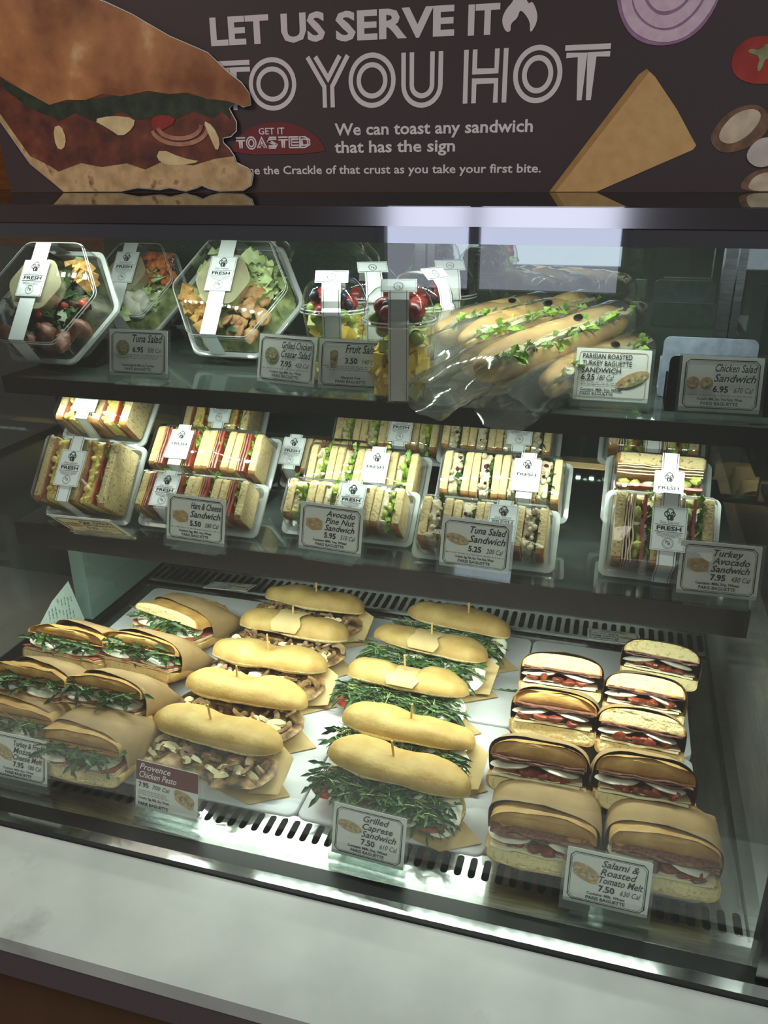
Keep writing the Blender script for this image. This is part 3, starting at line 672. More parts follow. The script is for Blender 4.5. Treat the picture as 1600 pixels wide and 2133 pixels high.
# ---------------------------------------------------------------- long rolls (mushroom chicken, caprese)
def roll(kind, loc, L, label, seed, dent=0.25, rz=0.0, tilt=0.0, paper=1.0, sq=1.0, pick_x=None, group=None, band=True):
    rnd = random.Random(seed)
    t = thing('mushroom_roll' if kind == 'mush' else 'caprese_roll', loc, label, 'sandwich', group, (tilt, 0, rz))
    ry = 0.043 * sq
    mb = MB(Matrix.Translation((0, 0, 0.0185))); bun(mb, L * .92, ry * 1.06, .0045, .0175, seed=seed + 9, amp=.001); mb.build('bottom_bun', [CRUST, CRUMB], t)
    M = Matrix.Translation((0, 0.0125, 0.0410)) @ Matrix.Rotation(R(-20), 4, 'X')
    mb = MB(M); bun(mb, L * .93, ry * .88, .028, .007, dent=dent, seed=seed, amp=.0016, ez=.8); mb.build('top_bun', [CRUST, CRUMB], t)
    h = L / 2
    if kind == 'mush':
        mb = MB()
        for k in range(2):
            x0 = -h * .98 + k * h * .92
            rs = []
            N = 14
            for i in range(N + 1):
                u = i / N; s = max(.05, math.sin(PI * u) ** .45); x = x0 + u * h * 1.06; ring = []
                for j in range(12):
                    a = 2 * PI * j / 12
                    p = Vector((x, -.016 + .046 * s * math.cos(a) * (1 + .2 * noise.noise(Vector((x * 60, a, seed)))), .026 + .0062 * s * math.sin(a)))
                    p.z += .004 * noise.noise(Vector((p.x * 70, p.y * 70, seed + k)))
                    ring.append(p)
                rs.append(ring)
            mb.rings(rs)
        mb.build('grilled_chicken', CHICK, t)
        build_pieces(mushroom_slices(30, -h * .84, h * .84, -.042, -.006, .031, .042, rnd), 'mushroom_slice', MUSH, t, False)
        build_pieces(shavings(15, -h * .8, h * .85, -.052, -.024, .032, .040, rnd), 'cheese_shaving', SHAVE, t, False)
    else:
        for k in range(4):
            x = -h * .70 + k * h * .44 + rnd.uniform(-.004, .004)
            mb = MB(Matrix.Translation((x, -.023, .0255 + .001 * (k % 2))) @ Matrix.Rotation(R(rnd.uniform(4, 12)), 4, 'X') @ Matrix.Rotation(R(-5), 4, 'Y'))
            mb.lathe([(.001, -.003), (.026, -.003), (.0285, 0), (.026, .003), (.001, .003)], 22, cap0=True, cap1=True); mb.build('tomato_slice', TOM, t)
        for k in range(4):
            x = -h * .54 + k * h * .44 + rnd.uniform(-.004, .004)
            mb = MB(Matrix.Translation((x, -.026, .0300)) @ Matrix.Rotation(R(rnd.uniform(10, 24)), 4, 'X') @ Matrix.Rotation(R(rnd.uniform(-10, 6)), 4, 'Y'))
            mb.blob((0, 0, 0), .021, .027, .0042, n=16, k=8, amp=.25, fr=50); mb.build('mozzarella_slice', MOZZ, t)
        greens(-h * .84, h * .80, -.044, -.006, .030, .044, 300, rnd, (.018, .036), (.0045, .0085), .45).build('arugula', [LEAF, STEM], t, False)
    # parchment under the roll, corners showing
    mb = MB()
    if paper:
        sheet(mb, [(h * .15, -.040, .0012), (h * .80, -.052, .0012), (h * 1.20, -.018, .0012), (h * .6, .030, .0012)], wob=.0)
        if seed % 2: sheet(mb, [(h * .72, -.040, .006), (h * 1.10, -.030, .010), (h * 1.12, .012, .036), (h * .84, .034, .034)], wob=.002, seed=seed)
        else: sheet(mb, [(-h * .35, -.052, .0014), (h * .05, -.060, .0014), (h * .25, -.040, .0014), (-h * .2, -.030, .0014)], wob=0)
    if mb.v: mb.build('parchment_sheet', PARCH, t)
    mb = MB()
    if band in ('back', 'full'):
        for s in (1,):
            pts = []
            for i in range(13):
                a = R((-8 if band == 'full' else 72) + (196 if band == 'full' else 116) * i / 12); pts.append(((ry * .9 + .0035) * math.cos(a), .0035 + (.031 * (1 - dent * .85) + .0022) * max(0, math.sin(a)) ** .8))
            wv = .023; rs = []
            for sx in (-1, 1):
                rs.append([M @ Vector((sx * wv + .004 * math.sin(i * .9) * (1 if sx > 0 else -.6), y, z)) for i, (y, z) in enumerate(pts)])
            n = len(rs[0]); mb.add(rs[0] + rs[1], [(i, i + 1, i + 1 + n, i + n) for i in range(n - 1)])
    if mb.v: mb.build('parchment_band', PARCH, t)
    px = pick_x if pick_x is not None else rnd.uniform(-.006, .008)
    mb = MB(Matrix.Translation((px, 0.012, .047)) @ Matrix.Rotation(R(rnd.uniform(-4, 5)), 4, 'Y') @ Matrix.Rotation(R(4), 4, 'X'))
    mb.tube([(0, 0, -.03), (0, 0, .035), (0, 0, .044)], [.0012, .0017, .0013], 7); mb.build('wooden_pick', PICK, t)
    return t
GM, GC = 'mushroom chicken rolls', 'tomato and arugula rolls'
roll('mush', (-0.480, 1.187, 0), .205, 'mushroom chicken roll farthest back, right before the back grille', 1, .1, R(-4), pick_x=.006, group=GM, band=False)
roll('mush', (-0.480, 1.091, 0), .208, 'mushroom chicken roll second from the back with a pale smooth top bun', 2, .18, R(-2), pick_x=.0, group=GM, band='back')
roll('mush', (-0.482, 0.995, 0), .208, 'middle mushroom chicken roll of the row, top bun with a deep dip', 3, .34, R(-2), pick_x=.0, group=GM)
roll('mush', (-0.480, 0.901, 0), .212, 'mushroom chicken roll second from the front, chicken sticking out at its left end', 4, .15, R(-4), pick_x=-.012, group=GM)
roll('mush', (-0.480, 0.805, 0), .215, 'front mushroom chicken roll behind the card with the maroon top', 5, .12, R(-6), pick_x=-.004, group=GM)
roll('cap', (-0.220, 1.185, 0), .200, 'tomato and arugula roll farthest back, its browner bun half hidden', 6, .05, R(-10), pick_x=.02, group=GC, band=False)
roll('cap', (-0.248, 1.096, .002), .210, 'tomato and arugula roll second from the back with a bulging golden bun', 7, .40, R(-8), pick_x=.003, group=GC, band='back')
roll('cap', (-0.257, 0.995, 0), .205, 'tomato and arugula roll in the middle with a wide parchment band on its bun', 8, .62, R(-4), pick_x=-.004, group=GC, band='full')
roll('cap', (-0.228, 0.881, 0), .205, 'tomato and arugula roll second from the front, little arugula showing', 9, .2, R(-5), pick_x=.004, group=GC)
roll('cap', (-0.222, 0.798, 0), .212, 'front tomato and arugula roll heaped with dark leaves behind its price card', 10, .12, R(-9), pick_x=-.002, group=GC)

# ---------------------------------------------------------------- ciabatta halves wrapped in kraft paper
def face_ring(w, zb, h, ez, n=26):
    """arched cut face outline in XZ, flat bottom"""
    P = []
    for j in range(n):
        a = PI * j / (n - 1); P.append((w / 2 * (abs(math.cos(a)) ** .75) * (1 if math.cos(a) > 0 else -1), zb + h * math.sin(a) ** ez))
    return P
def wrapped(kind, loc, w, ln, label, seed, group, h=0.066, cover=0.30, slant=0.5, rz=0.0, crusty=False, tilt=0.0, gap=None):
    rnd = random.Random(seed)
    t = thing('wrapped_sandwich', loc, label, 'sandwich', group, (tilt, 0, rz))
    bb = .021; g = gap or (.026 if kind == 'turkey' else .024); th = h - bb - g
    front = [CRUSTD, CRUMB]
    def bread(P, y0, y1, name, up, Mx=None):
        mb = MB(Mx); rs = []; n = len(P); cx = 0; cz = sum(p[1] for p in P) / n
        # cut face: concentric rings with crumb holes
        for q in (.05, .3, .55, .8, .95):
            rs.append([(x * q, y0 - .0015 * (1 - q) + ((.011 if kind == 'salami' else .016) * (1 - math.sqrt(max(0, 1 - q * q))) if crusty and up else 0) + .0022 * noise.noise(Vector((x * q * 130, (cz + (z - cz) * q) * 130, seed))), cz + (z - cz) * q) for x, z in P])
        k = len(rs)
        for i in range(11):
            u = i / 10; s = 1.0 if u < .55 else math.sqrt(max(.02, 1 - ((u - .55) / .47) ** 2))
            rs.append([(x * (.25 + .75 * s) * (1 + .03 * noise.noise(Vector((x * 40, u * 4, seed)))), y0 + (y1 - y0) * u, cz + (z - cz) * (.2 + .8 * s) - .0060 * abs(noise.noise(Vector((x * 28, u * 5, z * 30 + seed))))) for x, z in P])
        def mf(i, j):
            return 1 if i < k - 1 and not (crusty and up) else 0
        mb.rings(rs, mf=mf); mb.build(name, front, t)
    # bottom half
    P = [(x, bb - (z)) for x, z in face_ring(w, 0, bb, .45)]; P.reverse()
    bread(P, 0, ln * .95, 'bottom_bread', False)
    ztop = bb + g
    Mt = Matrix.Translation((0, 0.002, ztop)) @ Matrix.Rotation(R(-7), 4, 'X')
    P = face_ring(w * .97, 0, th, .62)
    bread(P, 0.002 if crusty else 0, ln * .92, 'top_bread', True, Mt)
    hw = w / 2
    if kind == 'turkey':
        mb = MB(); 
        for i in range(2): mb.slab(-hw * .93, hw * .95, -.004 - .001 * i, ln * .7, bb + .0008 + .0026 * i, .0018, .0016, 70, seed + i, 16, 3, edge=.006)
        mb.build('turkey_slices', TURK, t)
        mb = MB(); mb.slab(-hw * .95, hw * .93, -.006, ln * .6, bb + .0062, .0014, .0024, 60, seed + 5, 18, 3, edge=.008); mb.build('bacon_strip', mat('bacon', (122, 52, 34), (186, 100, 66), 120, 0.4, c3=(214, 160, 120)), t)
        for x in (-hw * .48, hw * .42):
            mb = MB(Matrix.Translation((x, .017, bb + .0115)) @ Matrix.Rotation(R(rnd.uniform(-6, 8)), 4, 'Y') @ Matrix.Rotation(R(6), 4, 'X'))
            mb.blob((0, 0, 0), hw * .49, .026, .0052, n=18, k=8, amp=.18, fr=45); mb.build('mozzarella_slice', MOZZ, t)
        greens(-hw * .8, hw * .85, -.009, .012, bb + .015, ztop + .004, 42, rnd, (.02, .034), (.006, .011), .5).build('arugula', [LEAF, STEM], t, False)
    else:
        mb = MB(); mb.slab(-hw * .90, hw * .86, -.003, ln * .6, bb + .0006, .0026, .0016, 40, seed, 12, 3, edge=.004); mb.build('provolone_slice', mat('provolone', (240, 230, 190), rough=.45), t)
        mb = MB(); mb.slab(-hw * .88, hw * .9, .000, ln * .6, bb + .0040, .0012, .0022, 55, seed + 3, 16, 3, edge=.006); mb.build('turkey_slices', TURK, t)
        mb = MB()
        for i in range(6):
            x = -hw * .55 + hw * 1.1 * i / 5 + rnd.uniform(-.006, .006); mark(mb)
            mb.blob((x, .001 + rnd.uniform(-.002, .003), bb + .0085 + rnd.uniform(-.0015, .002)), rnd.uniform(.007, .011), .008, rnd.uniform(.0036, .0055), n=12, k=8, amp=.75, fr=120)
        build_pieces(mb, 'roasted_tomato', RTOM, t)
        for i, x in enumerate((-hw * .50, hw * .42)):
            mb = MB(Matrix.Translation((x, .015, bb + .0145 + .0012 * i)) @ Matrix.Rotation(R((-8, 11)[i] + rnd.uniform(-4, 4)), 4, 'Y') @ Matrix.Rotation(R(5), 4, 'X'))
            mb.blob((0, 0, 0), hw * .47, .021, .0034, n=20, k=8, amp=.22, fr=60); mb.build('mozzarella_slice', MOZZ, t)
        mb = MB()
        for i in range(3): mb.slab(-hw * .92, hw * .92, -.001 - .0015 * (i % 2), ln * .6, ztop - .0045 + .0017 * i, .0012, .0026, 50, seed + 11 + i, 18, 3, edge=.007)
        mb.build('salami_slices', SALAMI, t)
    # paper sleeve
    mb = MB(); N = 40; rs = []; K = 12
    hh = h + .0008; zc = hh / 2 - .001
    for i in range(K + 1):
        u = i / K; ring = []
        for j in range(N):
            a = 2 * PI * j / N; c, s_ = math.cos(a), math.sin(a)
            ex = .62
            x = (w / 2 + .0018) * (abs(c) ** ex) * (1 if c > 0 else -1); z = hh / 2 * (abs(s_) ** .72) * (1 if s_ > 0 else -1)
            yo = ln * cover * (1 + slant * (-x / (w / 2)) - .25 * (z / (hh / 2)))
            y = yo + (ln * 1.04 - yo) * u
            q = max(0, (u - .45) / .55); sq = (1 - .84 * q ** 1.3) * (1 - .12 * u); fl = 1 + .05 * q
            zz = zc + z * sq - (hh / 2) * (1 - sq) * .42
            zz = max(zz, .0006)
            p = Vector((x * fl, y, zz)); d = noise.noise(Vector((p.x * 30 + seed, p.y * 34, p.z * 26))) * .0032 + abs(noise.noise(Vector((p.x * 14 + p.y * 30, p.y * 20 + seed, 3)))) * .003
            rad = Vector((x, 0, z)).normalized(); p += rad * max(0, d if z > -hh * .3 else d * .2)
            p.z = max(p.z, .0006)
            ring.append(p)
        rs.append(ring)
    mb.rings(rs, cap0=False, cap1=True); mb.build('paper_wrap', KRAFT, t)
    return t
GT, GS = 'arugula sandwiches in brown paper', 'salami sandwiches in brown paper'
wrapped('turkey', (-0.684, 1.030, 0.0217), 0.146, 0.125, 'farthest back arugula sandwich in brown paper, alone on its white board', 21, GT, rz=R(-14), cover=.36, slant=.2, tilt=R(-10))
wrapped('turkey', (-0.782, 0.890, 0.0461), 0.145, 0.118, 'arugula sandwich in brown paper touching the leaning printed sheet', 22, GT, crusty=True, cover=.45, slant=.4, rz=R(-4), tilt=R(-23))
wrapped('turkey', (-0.662, 0.899, 0.0461), 0.141, 0.118, 'arugula sandwich in brown paper overlapping the right end of the one by the printed sheet', 23, GT, crusty=True, cover=.30, slant=.45, rz=R(-5), tilt=R(-23))
wrapped('turkey', (-0.771, 0.783, 0.0461), 0.141, 0.118, 'arugula sandwich in brown paper at the left end of the second row from the front', 24, GT, crusty=True, cover=.40, slant=.5, rz=R(-2), tilt=R(-23))
wrapped('turkey', (-0.645, 0.787, 0.0461), 0.128, 0.118, 'arugula sandwich in brown paper with a thick round mozzarella slice, left of the mushroom rolls', 25, GT, crusty=True, cover=.25, slant=.6, rz=R(-2), tilt=R(-23))
wrapped('turkey', (-0.755, 0.739, 0.0163), 0.137, 0.104, 'brown paper sandwich at the left corner behind the turkey price card, only its bun showing', 26, GT, cover=.28, slant=.4, crusty=True, tilt=R(-9))
wrapped('turkey', (-0.622, 0.702, 0.0211), 0.128, 0.135, 'front brown paper sandwich with leaves spilling out, left of the card with the maroon top', 27, GT, cover=.22, slant=.5, crusty=True, h=.07, tilt=R(-9))
wrapped('salami', (-0.033, 0.998, 0.0554), 0.115, 0.118, 'rearmost sandwich of the left salami column, its whole cut face showing', 31, GS, cover=.35, slant=-.3, tilt=R(-28))
wrapped('salami', (-0.035, 0.905, 0.0554), 0.113, 0.118, 'second sandwich from the back in the left salami column', 32, GS, crusty=True, cover=.20, slant=.05, tilt=R(-28))
wrapped('salami', (-0.044, 0.790, 0.0554), 0.119, 0.118, 'third sandwich from the back in the left salami column, paper folded over its bun', 33, GS, cover=.22, slant=.2, crusty=True, h=.068, tilt=R(-28))
wrapped('salami', (-0.029, 0.714, 0.0216), 0.124, 0.138, 'front sandwich of the left salami column, half behind the salami price card', 34, GS, cover=.20, slant=.2, crusty=True, h=.07, tilt=R(-9))
wrapped('salami', (0.102, 1.072, 0.0554), 0.109, 0.118, 'rearmost sandwich of the right salami column, beside the upside-down card', 35, GS, cover=.10, slant=.1, rz=R(-6), tilt=R(-28))
wrapped('salami', (0.080, 0.976, 0.0554), 0.107, 0.118, 'second sandwich from the back in the right salami column', 36, GS, cover=.18, slant=.0, rz=R(-3), tilt=R(-28))
wrapped('salami', (0.075, 0.891, 0.0554), 0.109, 0.118, 'middle sandwich of the right salami column with three tomato pieces', 37, GS, cover=.18, slant=.0, rz=R(-3), tilt=R(-28))
wrapped('salami', (0.080, 0.795, 0.0554), 0.115, 0.118, 'fourth sandwich from the back in the right salami column with a browned bun', 38, GS, cover=.22, slant=.1, crusty=True, h=.068, tilt=R(-28))
wrapped('salami', (0.103, 0.722, 0.0200), 0.121, 0.128, 'front sandwich of the right salami column, right of the salami price card', 39, GS, cover=.20, slant=.3, crusty=True, h=.07, tilt=R(-9))

# ================================================================ PRICE CARDS
def price_card(loc, rz, label, title, price, cal, pic=None, tilt=14, group='price cards on clear stands', style='script', w=0.0889, h=0.0635, lift=0.012, stand=True, contains='Contains: Milk, Soy, Wheat', rx=0):
    t = thing('price_card', loc, label, 'price card', group, (R(rx), 0, rz))
    M = Matrix.Translation((0, 0, 0)) @ Matrix.Rotation(R(-tilt), 4, 'X')
    z0, z1 = lift, lift + h; x0, x1 = -w / 2, w / 2
    mb = MB(M); mb.prism(rrect(x0, x1, z0, z1, .001, 2), 0, .0007); cd = mb.build('card', CARD, t, False)
    yy = -.0003
    if style != 'maroon':
        a = .0042; c = .0045
        mb = MB(M)
        def fr(a, wd):
            X0, X1, Z0, Z1 = x0 + a, x1 - a, z0 + a, z1 - a
            ribbon(mb, [(X0 + c, Z0), (X1 - c, Z0), (X1, Z0 + c), (X1, Z1 - c), (X1 - c, Z1), (X0 + c, Z1), (X0, Z1 - c), (X0, Z0 + c)], wd, yy, True)
        if style == 'print': ribbon(mb, rrect(x0 + a, x1 - a, z0 + a, z1 - a, .004), .0007, yy, True)
        else: fr(a, .0010); fr(a + .0016, .0004)
        mb.build('border', INK if style != 'print' else mat('tan_ink', (176, 150, 120), rough=.6), cd, False)
    else:
        mb = MB(M); mb.add([(x0, yy, z1 - .026), (x1, yy, z1 - .026), (x1, yy, z1), (x0, yy, z1)], [(0, 1, 2, 3)]); mb.build('title_band', MAROON, cd, False)
    # lettering
    mb = MB(M); sh = .32 if style != 'print' else 0; bd = .012
    lead = (.0130, .0130, .0115, .0094)[len(title)]
    top = z1 - .0075 - (.0095 if len(title) < 3 else .0080)
    if style == 'maroon':
        m2 = MB(M)
        for i, l in enumerate(title): text(m2, l, x0 + .005, z1 - .011 - .0105 * i, .0118, yy * 2, shear=.35, bold=.008, maxw=w * .6)
        m2.build('title_lettering', WPAPER, cd, False)
        text(mb, price, x0 + .004, z1 - .0345, .0088, yy * 2, bold=.03); text(mb, cal, x0 + .024, z1 - .0345, .0080, yy * 2, shear=.25)
        px, pz = x1 - .019, z1 - .037; zl = z1 - .040; xl0, xl1, al = x0 + .004, x0 + .05, 'L'
        text(mb, contains, x0 + .004, z1 - .0505, .0045, yy * 2, maxw=.045, bold=.02); text(mb, 'PARIS BAGUETTE', x0 + .004, z0 + .0045, .0058, yy * 2, maxw=.046, bold=.015)
    elif style == 'print':
        for i, l in enumerate(title): text(mb, l, x0 + .008, z1 - .0125 - .0085 * i, .0088, yy * 2, maxw=w * .66, bold=.012)
        text(mb, price, x0 + .008, z1 - .0385, .0098, yy * 2, bold=.015); text(mb, cal, x0 + .027, z1 - .0385, .0098, yy * 2, shear=.3, maxw=.02)
        px, pz = x1 - .020, z0 + .027; zl = z1 - .0425; xl0, xl1, al = x0 + .008, x1 - .026, 'L'
        text(mb, contains, x0 + .008, z0 + .0118, .0045, yy * 2, maxw=.05, bold=.025); text(mb, 'PARIS BAGUETTE', x0 + .008, z0 + .0065, .0052, yy * 2, maxw=.04, bold=.015)
    else:
        xt = x0 + .036
        for i, l in enumerate(title): text(mb, l, xt + .002 * (len(title) - 1 - i) * .3, top - lead * i, .0150 if len(title) < 2 else .0125 if len(title) < 3 else .0112, yy * 2, shear=sh, bold=bd, maxw=w - .043)
        zp = top - lead * len(title) - .0005
        text(mb, price, xt, zp, .0100, yy * 2, bold=.03); text(mb, cal, xt + .023, zp, .0088, yy * 2, shear=.28, maxw=.021)
        px, pz = x0 + .021, top - .010; zl = zp - .0045; xl0, xl1, al = x0 + .007, x1 - .007, 'C'
        text(mb, contains, 0, z0 + .0134, .0044, yy * 2, 'C', bold=.02, maxw=.05); text(mb, 'PARIS BAGUETTE', 0, z0 + .0078, .0054, yy * 2, 'C', bold=.012, maxw=.042)
        if len(title) == 1: pz = top - .008
    mb.build('lettering', INK, cd, False)
    # two lines of fine print too small to read
    mb = MB(M); rnd = random.Random(hash(label) % 1000 if False else len(label) * 7 + len(title))
    k = 0
    while zl > z0 + .0170 and k < 3:
        xa = xl0 + (.004 * k if al == 'C' else 0); xe = xl1 - (.004 * k if al == 'C' else rnd.uniform(0, .012))
        while xa < xe:
            l = min(rnd.uniform(.002, .006), xe - xa); 
            for q in range(max(1, int(l / .0009))): mb.add([(xa + q * .0009, yy * 2, zl), (xa + q * .0009 + .0005, yy * 2, zl), (xa + q * .0009 + .0005, yy * 2, zl + .0012 + (.0005 if rnd.random() < .3 else 0)), (xa + q * .0009, yy * 2, zl + .0012)], [(0, 1, 2, 3)])
            xa += l + .0009
        zl -= .0024; k += 1
    if mb.v: mb.build('fine_print', INKG, cd, False)
    # small printed food picture
    P = mat('pic_bread', (176, 140, 92), (206, 176, 128), 160, .6); G_ = mat('pic_green', (110, 120, 70), (176, 168, 120), 200, .6); F_ = mat('pic_fill', (120, 96, 70), (206, 190, 150), 260, .6)
    mb = MB(M)
    def ell(cx, cz, rx, rz_, m, y, rot=0):
        mb.add([(cx + rx * math.cos(a) * math.cos(rot) - rz_ * math.sin(a) * math.sin(rot), y, cz + rx * math.cos(a) * math.sin(rot) + rz_ * math.sin(a) * math.cos(rot)) for a in [2 * PI * i / 20 for i in range(20)]], [tuple(range(20))], m)
    if pic == 'sub':
        ell(px, pz, .0155, .0065, 0, yy * 2, -.2); ell(px, pz - .0008, .0140, .0034, 2, yy * 3, -.2)
    elif pic == 'bigsub':
        ell(px, pz, .0210, .0080, 0, yy * 2, .45); ell(px + .001, pz - .0016, .0190, .0042, 2, yy * 3, .45); ell(px + .004, pz - .004, .012, .002, 1, yy * 4, .45)
    elif pic == 'panini':
        ell(px, pz + .002, .0155, .0060, 0, yy * 2, -.35); ell(px, pz - .001, .0150, .0045, 2, yy * 3, -.35); ell(px, pz - .0055, .0145, .0042, 0, yy * 2.5, -.35)
    elif pic == 'bowl':
        ell(px, pz, .0105, .0105, 1, yy * 2); ell(px + .002, pz + .001, .0065, .006, 2, yy * 3, .5)
    elif pic == 'rounds':
        for d in (-.0075, .0075): ell(px + d, pz - .004, .0074, .0074, 0, yy * 2); ell(px + d, pz - .004, .0052, .0052, 2, yy * 3)
    elif pic == 'cup':
        mb.add([(px - .0055, yy * 2, pz + .005), (px + .0055, yy * 2, pz + .005), (px + .0042, yy * 2, pz - .012), (px - .0042, yy * 2, pz - .012)], [(0, 1, 2, 3)], 2); ell(px, pz + .006, .0058, .005, 1, yy * 3)
    elif pic:
        mb.add([(px - .012, yy * 2, pz + .004), (px + .004, yy * 2, pz + .006), (px + .012, yy * 2, pz + .002), (px + .011, yy * 2, pz - .009), (px - .002, yy * 2, pz - .011), (px - .012, yy * 2, pz - .006)], [(0, 1, 2, 3, 4, 5)], 0)
        mb.add([(px - .012, yy * 3, pz - .001), (px + .012, yy * 3, pz - .004), (px + .0115, yy * 3, pz - .0065), (px - .012, yy * 3, pz - .0035)], [(0, 1, 2, 3)], 2)
    if mb.v: mb.build('food_picture', [P, G_, F_], cd, False)
    if stand:
        mb = MB(M); e = .0035
        mb.box(x0 - e, x1 + e, .0009, .0019, .001, z1 + .002); mb.box(x0 - e, x1 + e, -.0022, -.0014, lift * .35, lift + .005); mb.box(x0 - e, x1 + e, -.0022, .0019, lift * .35 - .0012, lift * .35)
        mb.build('clear_stand', ACRYLIC, t, False)
        mb = MB(); mb.box(x0 * .8, x1 * .8, -.004, .030, 0, .0014); mb.build('stand_foot', ACRYLIC, t, False)
    return t
SCR = 'script'
price_card((0.045, 0.690, 0.0), R(-1), 'white price card for Salami & Roasted Tomato Melt on the steel ledge', ['Salami &', 'Roasted', 'Tomato Melt'], '7.50', '630 Cal', 'panini', contains='Contains: Milk, Wheat')
price_card((-0.223, 0.684, 0.0), R(-3), 'white price card for Grilled Caprese Sandwich on the steel ledge', ['Grilled', 'Caprese', 'Sandwich'], '7.50', '610 Cal', 'sub')
price_card((-0.487, 0.688, 0.0), R(-3), 'price card with a maroon top for Provence Chicken Pesto', ['Provence', 'Chicken Pesto'], '7.95', '700 Cal', 'panini', style='maroon', contains='Contains: Egg, Milk, Soy, Wheat')
price_card((-0.706, 0.690, 0.0), R(-1), 'white price card for Turkey & Fresh Mozzarella Cheese Melt, cut off by the left edge', ['Turkey & Fresh', 'Mozzarella', 'Cheese Melt'], '7.95', '580 Cal', 'panini')
zs, zt = 0.2776, 0.4796
price_card((-0.672, 0.905, zs), R(3), 'white price card for Egg Salad Sandwich, tipped forward toward the glass', ['Egg Salad', 'Sandwich'], '5.95', '480 Cal', 'box', tilt=-48)
price_card((-0.527, 0.893, zs + .0), R(-3), 'white price card for Ham & Cheese Sandwich on the lower shelf', ['Ham & Cheese', 'Sandwich'], '5.50', '580 Cal', 'box', contains='Contains: Egg, Milk, Soy, Wheat')
price_card((-0.341, 0.912, zs), R(-4), 'white price card for Avocado Pine Nut Sandwich on the lower shelf', ['Avocado', 'Pine Nut', 'Sandwich'], '5.95', '510 Cal', 'box')
price_card((-0.149, 0.912, zs), R(-3), 'white price card for Tuna Salad Sandwich on the lower shelf', ['Tuna Salad', 'Sandwich'], '5.25', '200 Cal', 'sub', contains='Contains: Egg, Fish, Soy, Tree Nuts, Wheat')
price_card((0.138, 0.918, zs), R(2), 'white price card for Turkey Avocado Sandwich at the right end of the lower shelf', ['Turkey', 'Avocado', 'Sandwich'], '7.95', '430 Cal', 'box')
price_card((-0.641, 0.982, zt), R(2), 'white price card for Tuna Salad beside the dark salad box on the upper shelf', ['Tuna Salad'], '6.95', '500 Cal', 'bowl', contains='Contains: Egg, Fish, Milk, Soy, Tree Nuts')
price_card((-0.426, 0.992, zt), R(-10), 'white price card for Grilled Chicken Ceasar Salad on the upper shelf', ['Grilled Chicken', 'Ceasar Salad'], '7.95', '450 Cal', 'bowl', contains='Contains: Egg, Milk, Soy, Wheat')
price_card((-0.331, 0.985, zt), R(1), 'white price card for Fruit Salad in front of the fruit cups', ['Fruit Salad'], '3.50', '140 Cal', 'cup', contains='Allergens: Free')
price_card((-0.005, 1.010, zt), R(1), 'printed price card for Parisian Roasted Turkey Baguette Sandwich with a big baguette picture', ['PARISIAN ROASTED', 'TURKEY BAGUETTE', 'SANDWICH'], '6.25', '180 Cal', 'bigsub', style='print', tilt=20)
price_card((0.118, 0.990, zt), R(3), 'white price card for Chicken Salad Sandwich before the empty black risers', ['Chicken Salad', 'Sandwich'], '6.95', '670 Cal', 'rounds', contains='Contains: Milk, Soy, Tree Nuts, Wheat')
price_card((-0.688, 1.310, -0.0022), R(186), 'fallen price card lying upside down behind the boards at the left', ['Chicken', 'Pesto'], '7.95', '700 Cal', 'sub', rx=-74, tilt=0, lift=0.0, stand=False, h=.062, group='fallen price cards')
price_card((0.040, 1.320, -0.0022), R(182), 'fallen price card lying upside down behind the boards at the right', ['Roasted', 'Tomato Melt'], '7.50', '630 Cal', 'sub', rx=-78, tilt=0, lift=0.0, stand=False, h=.062, group='fallen price cards')

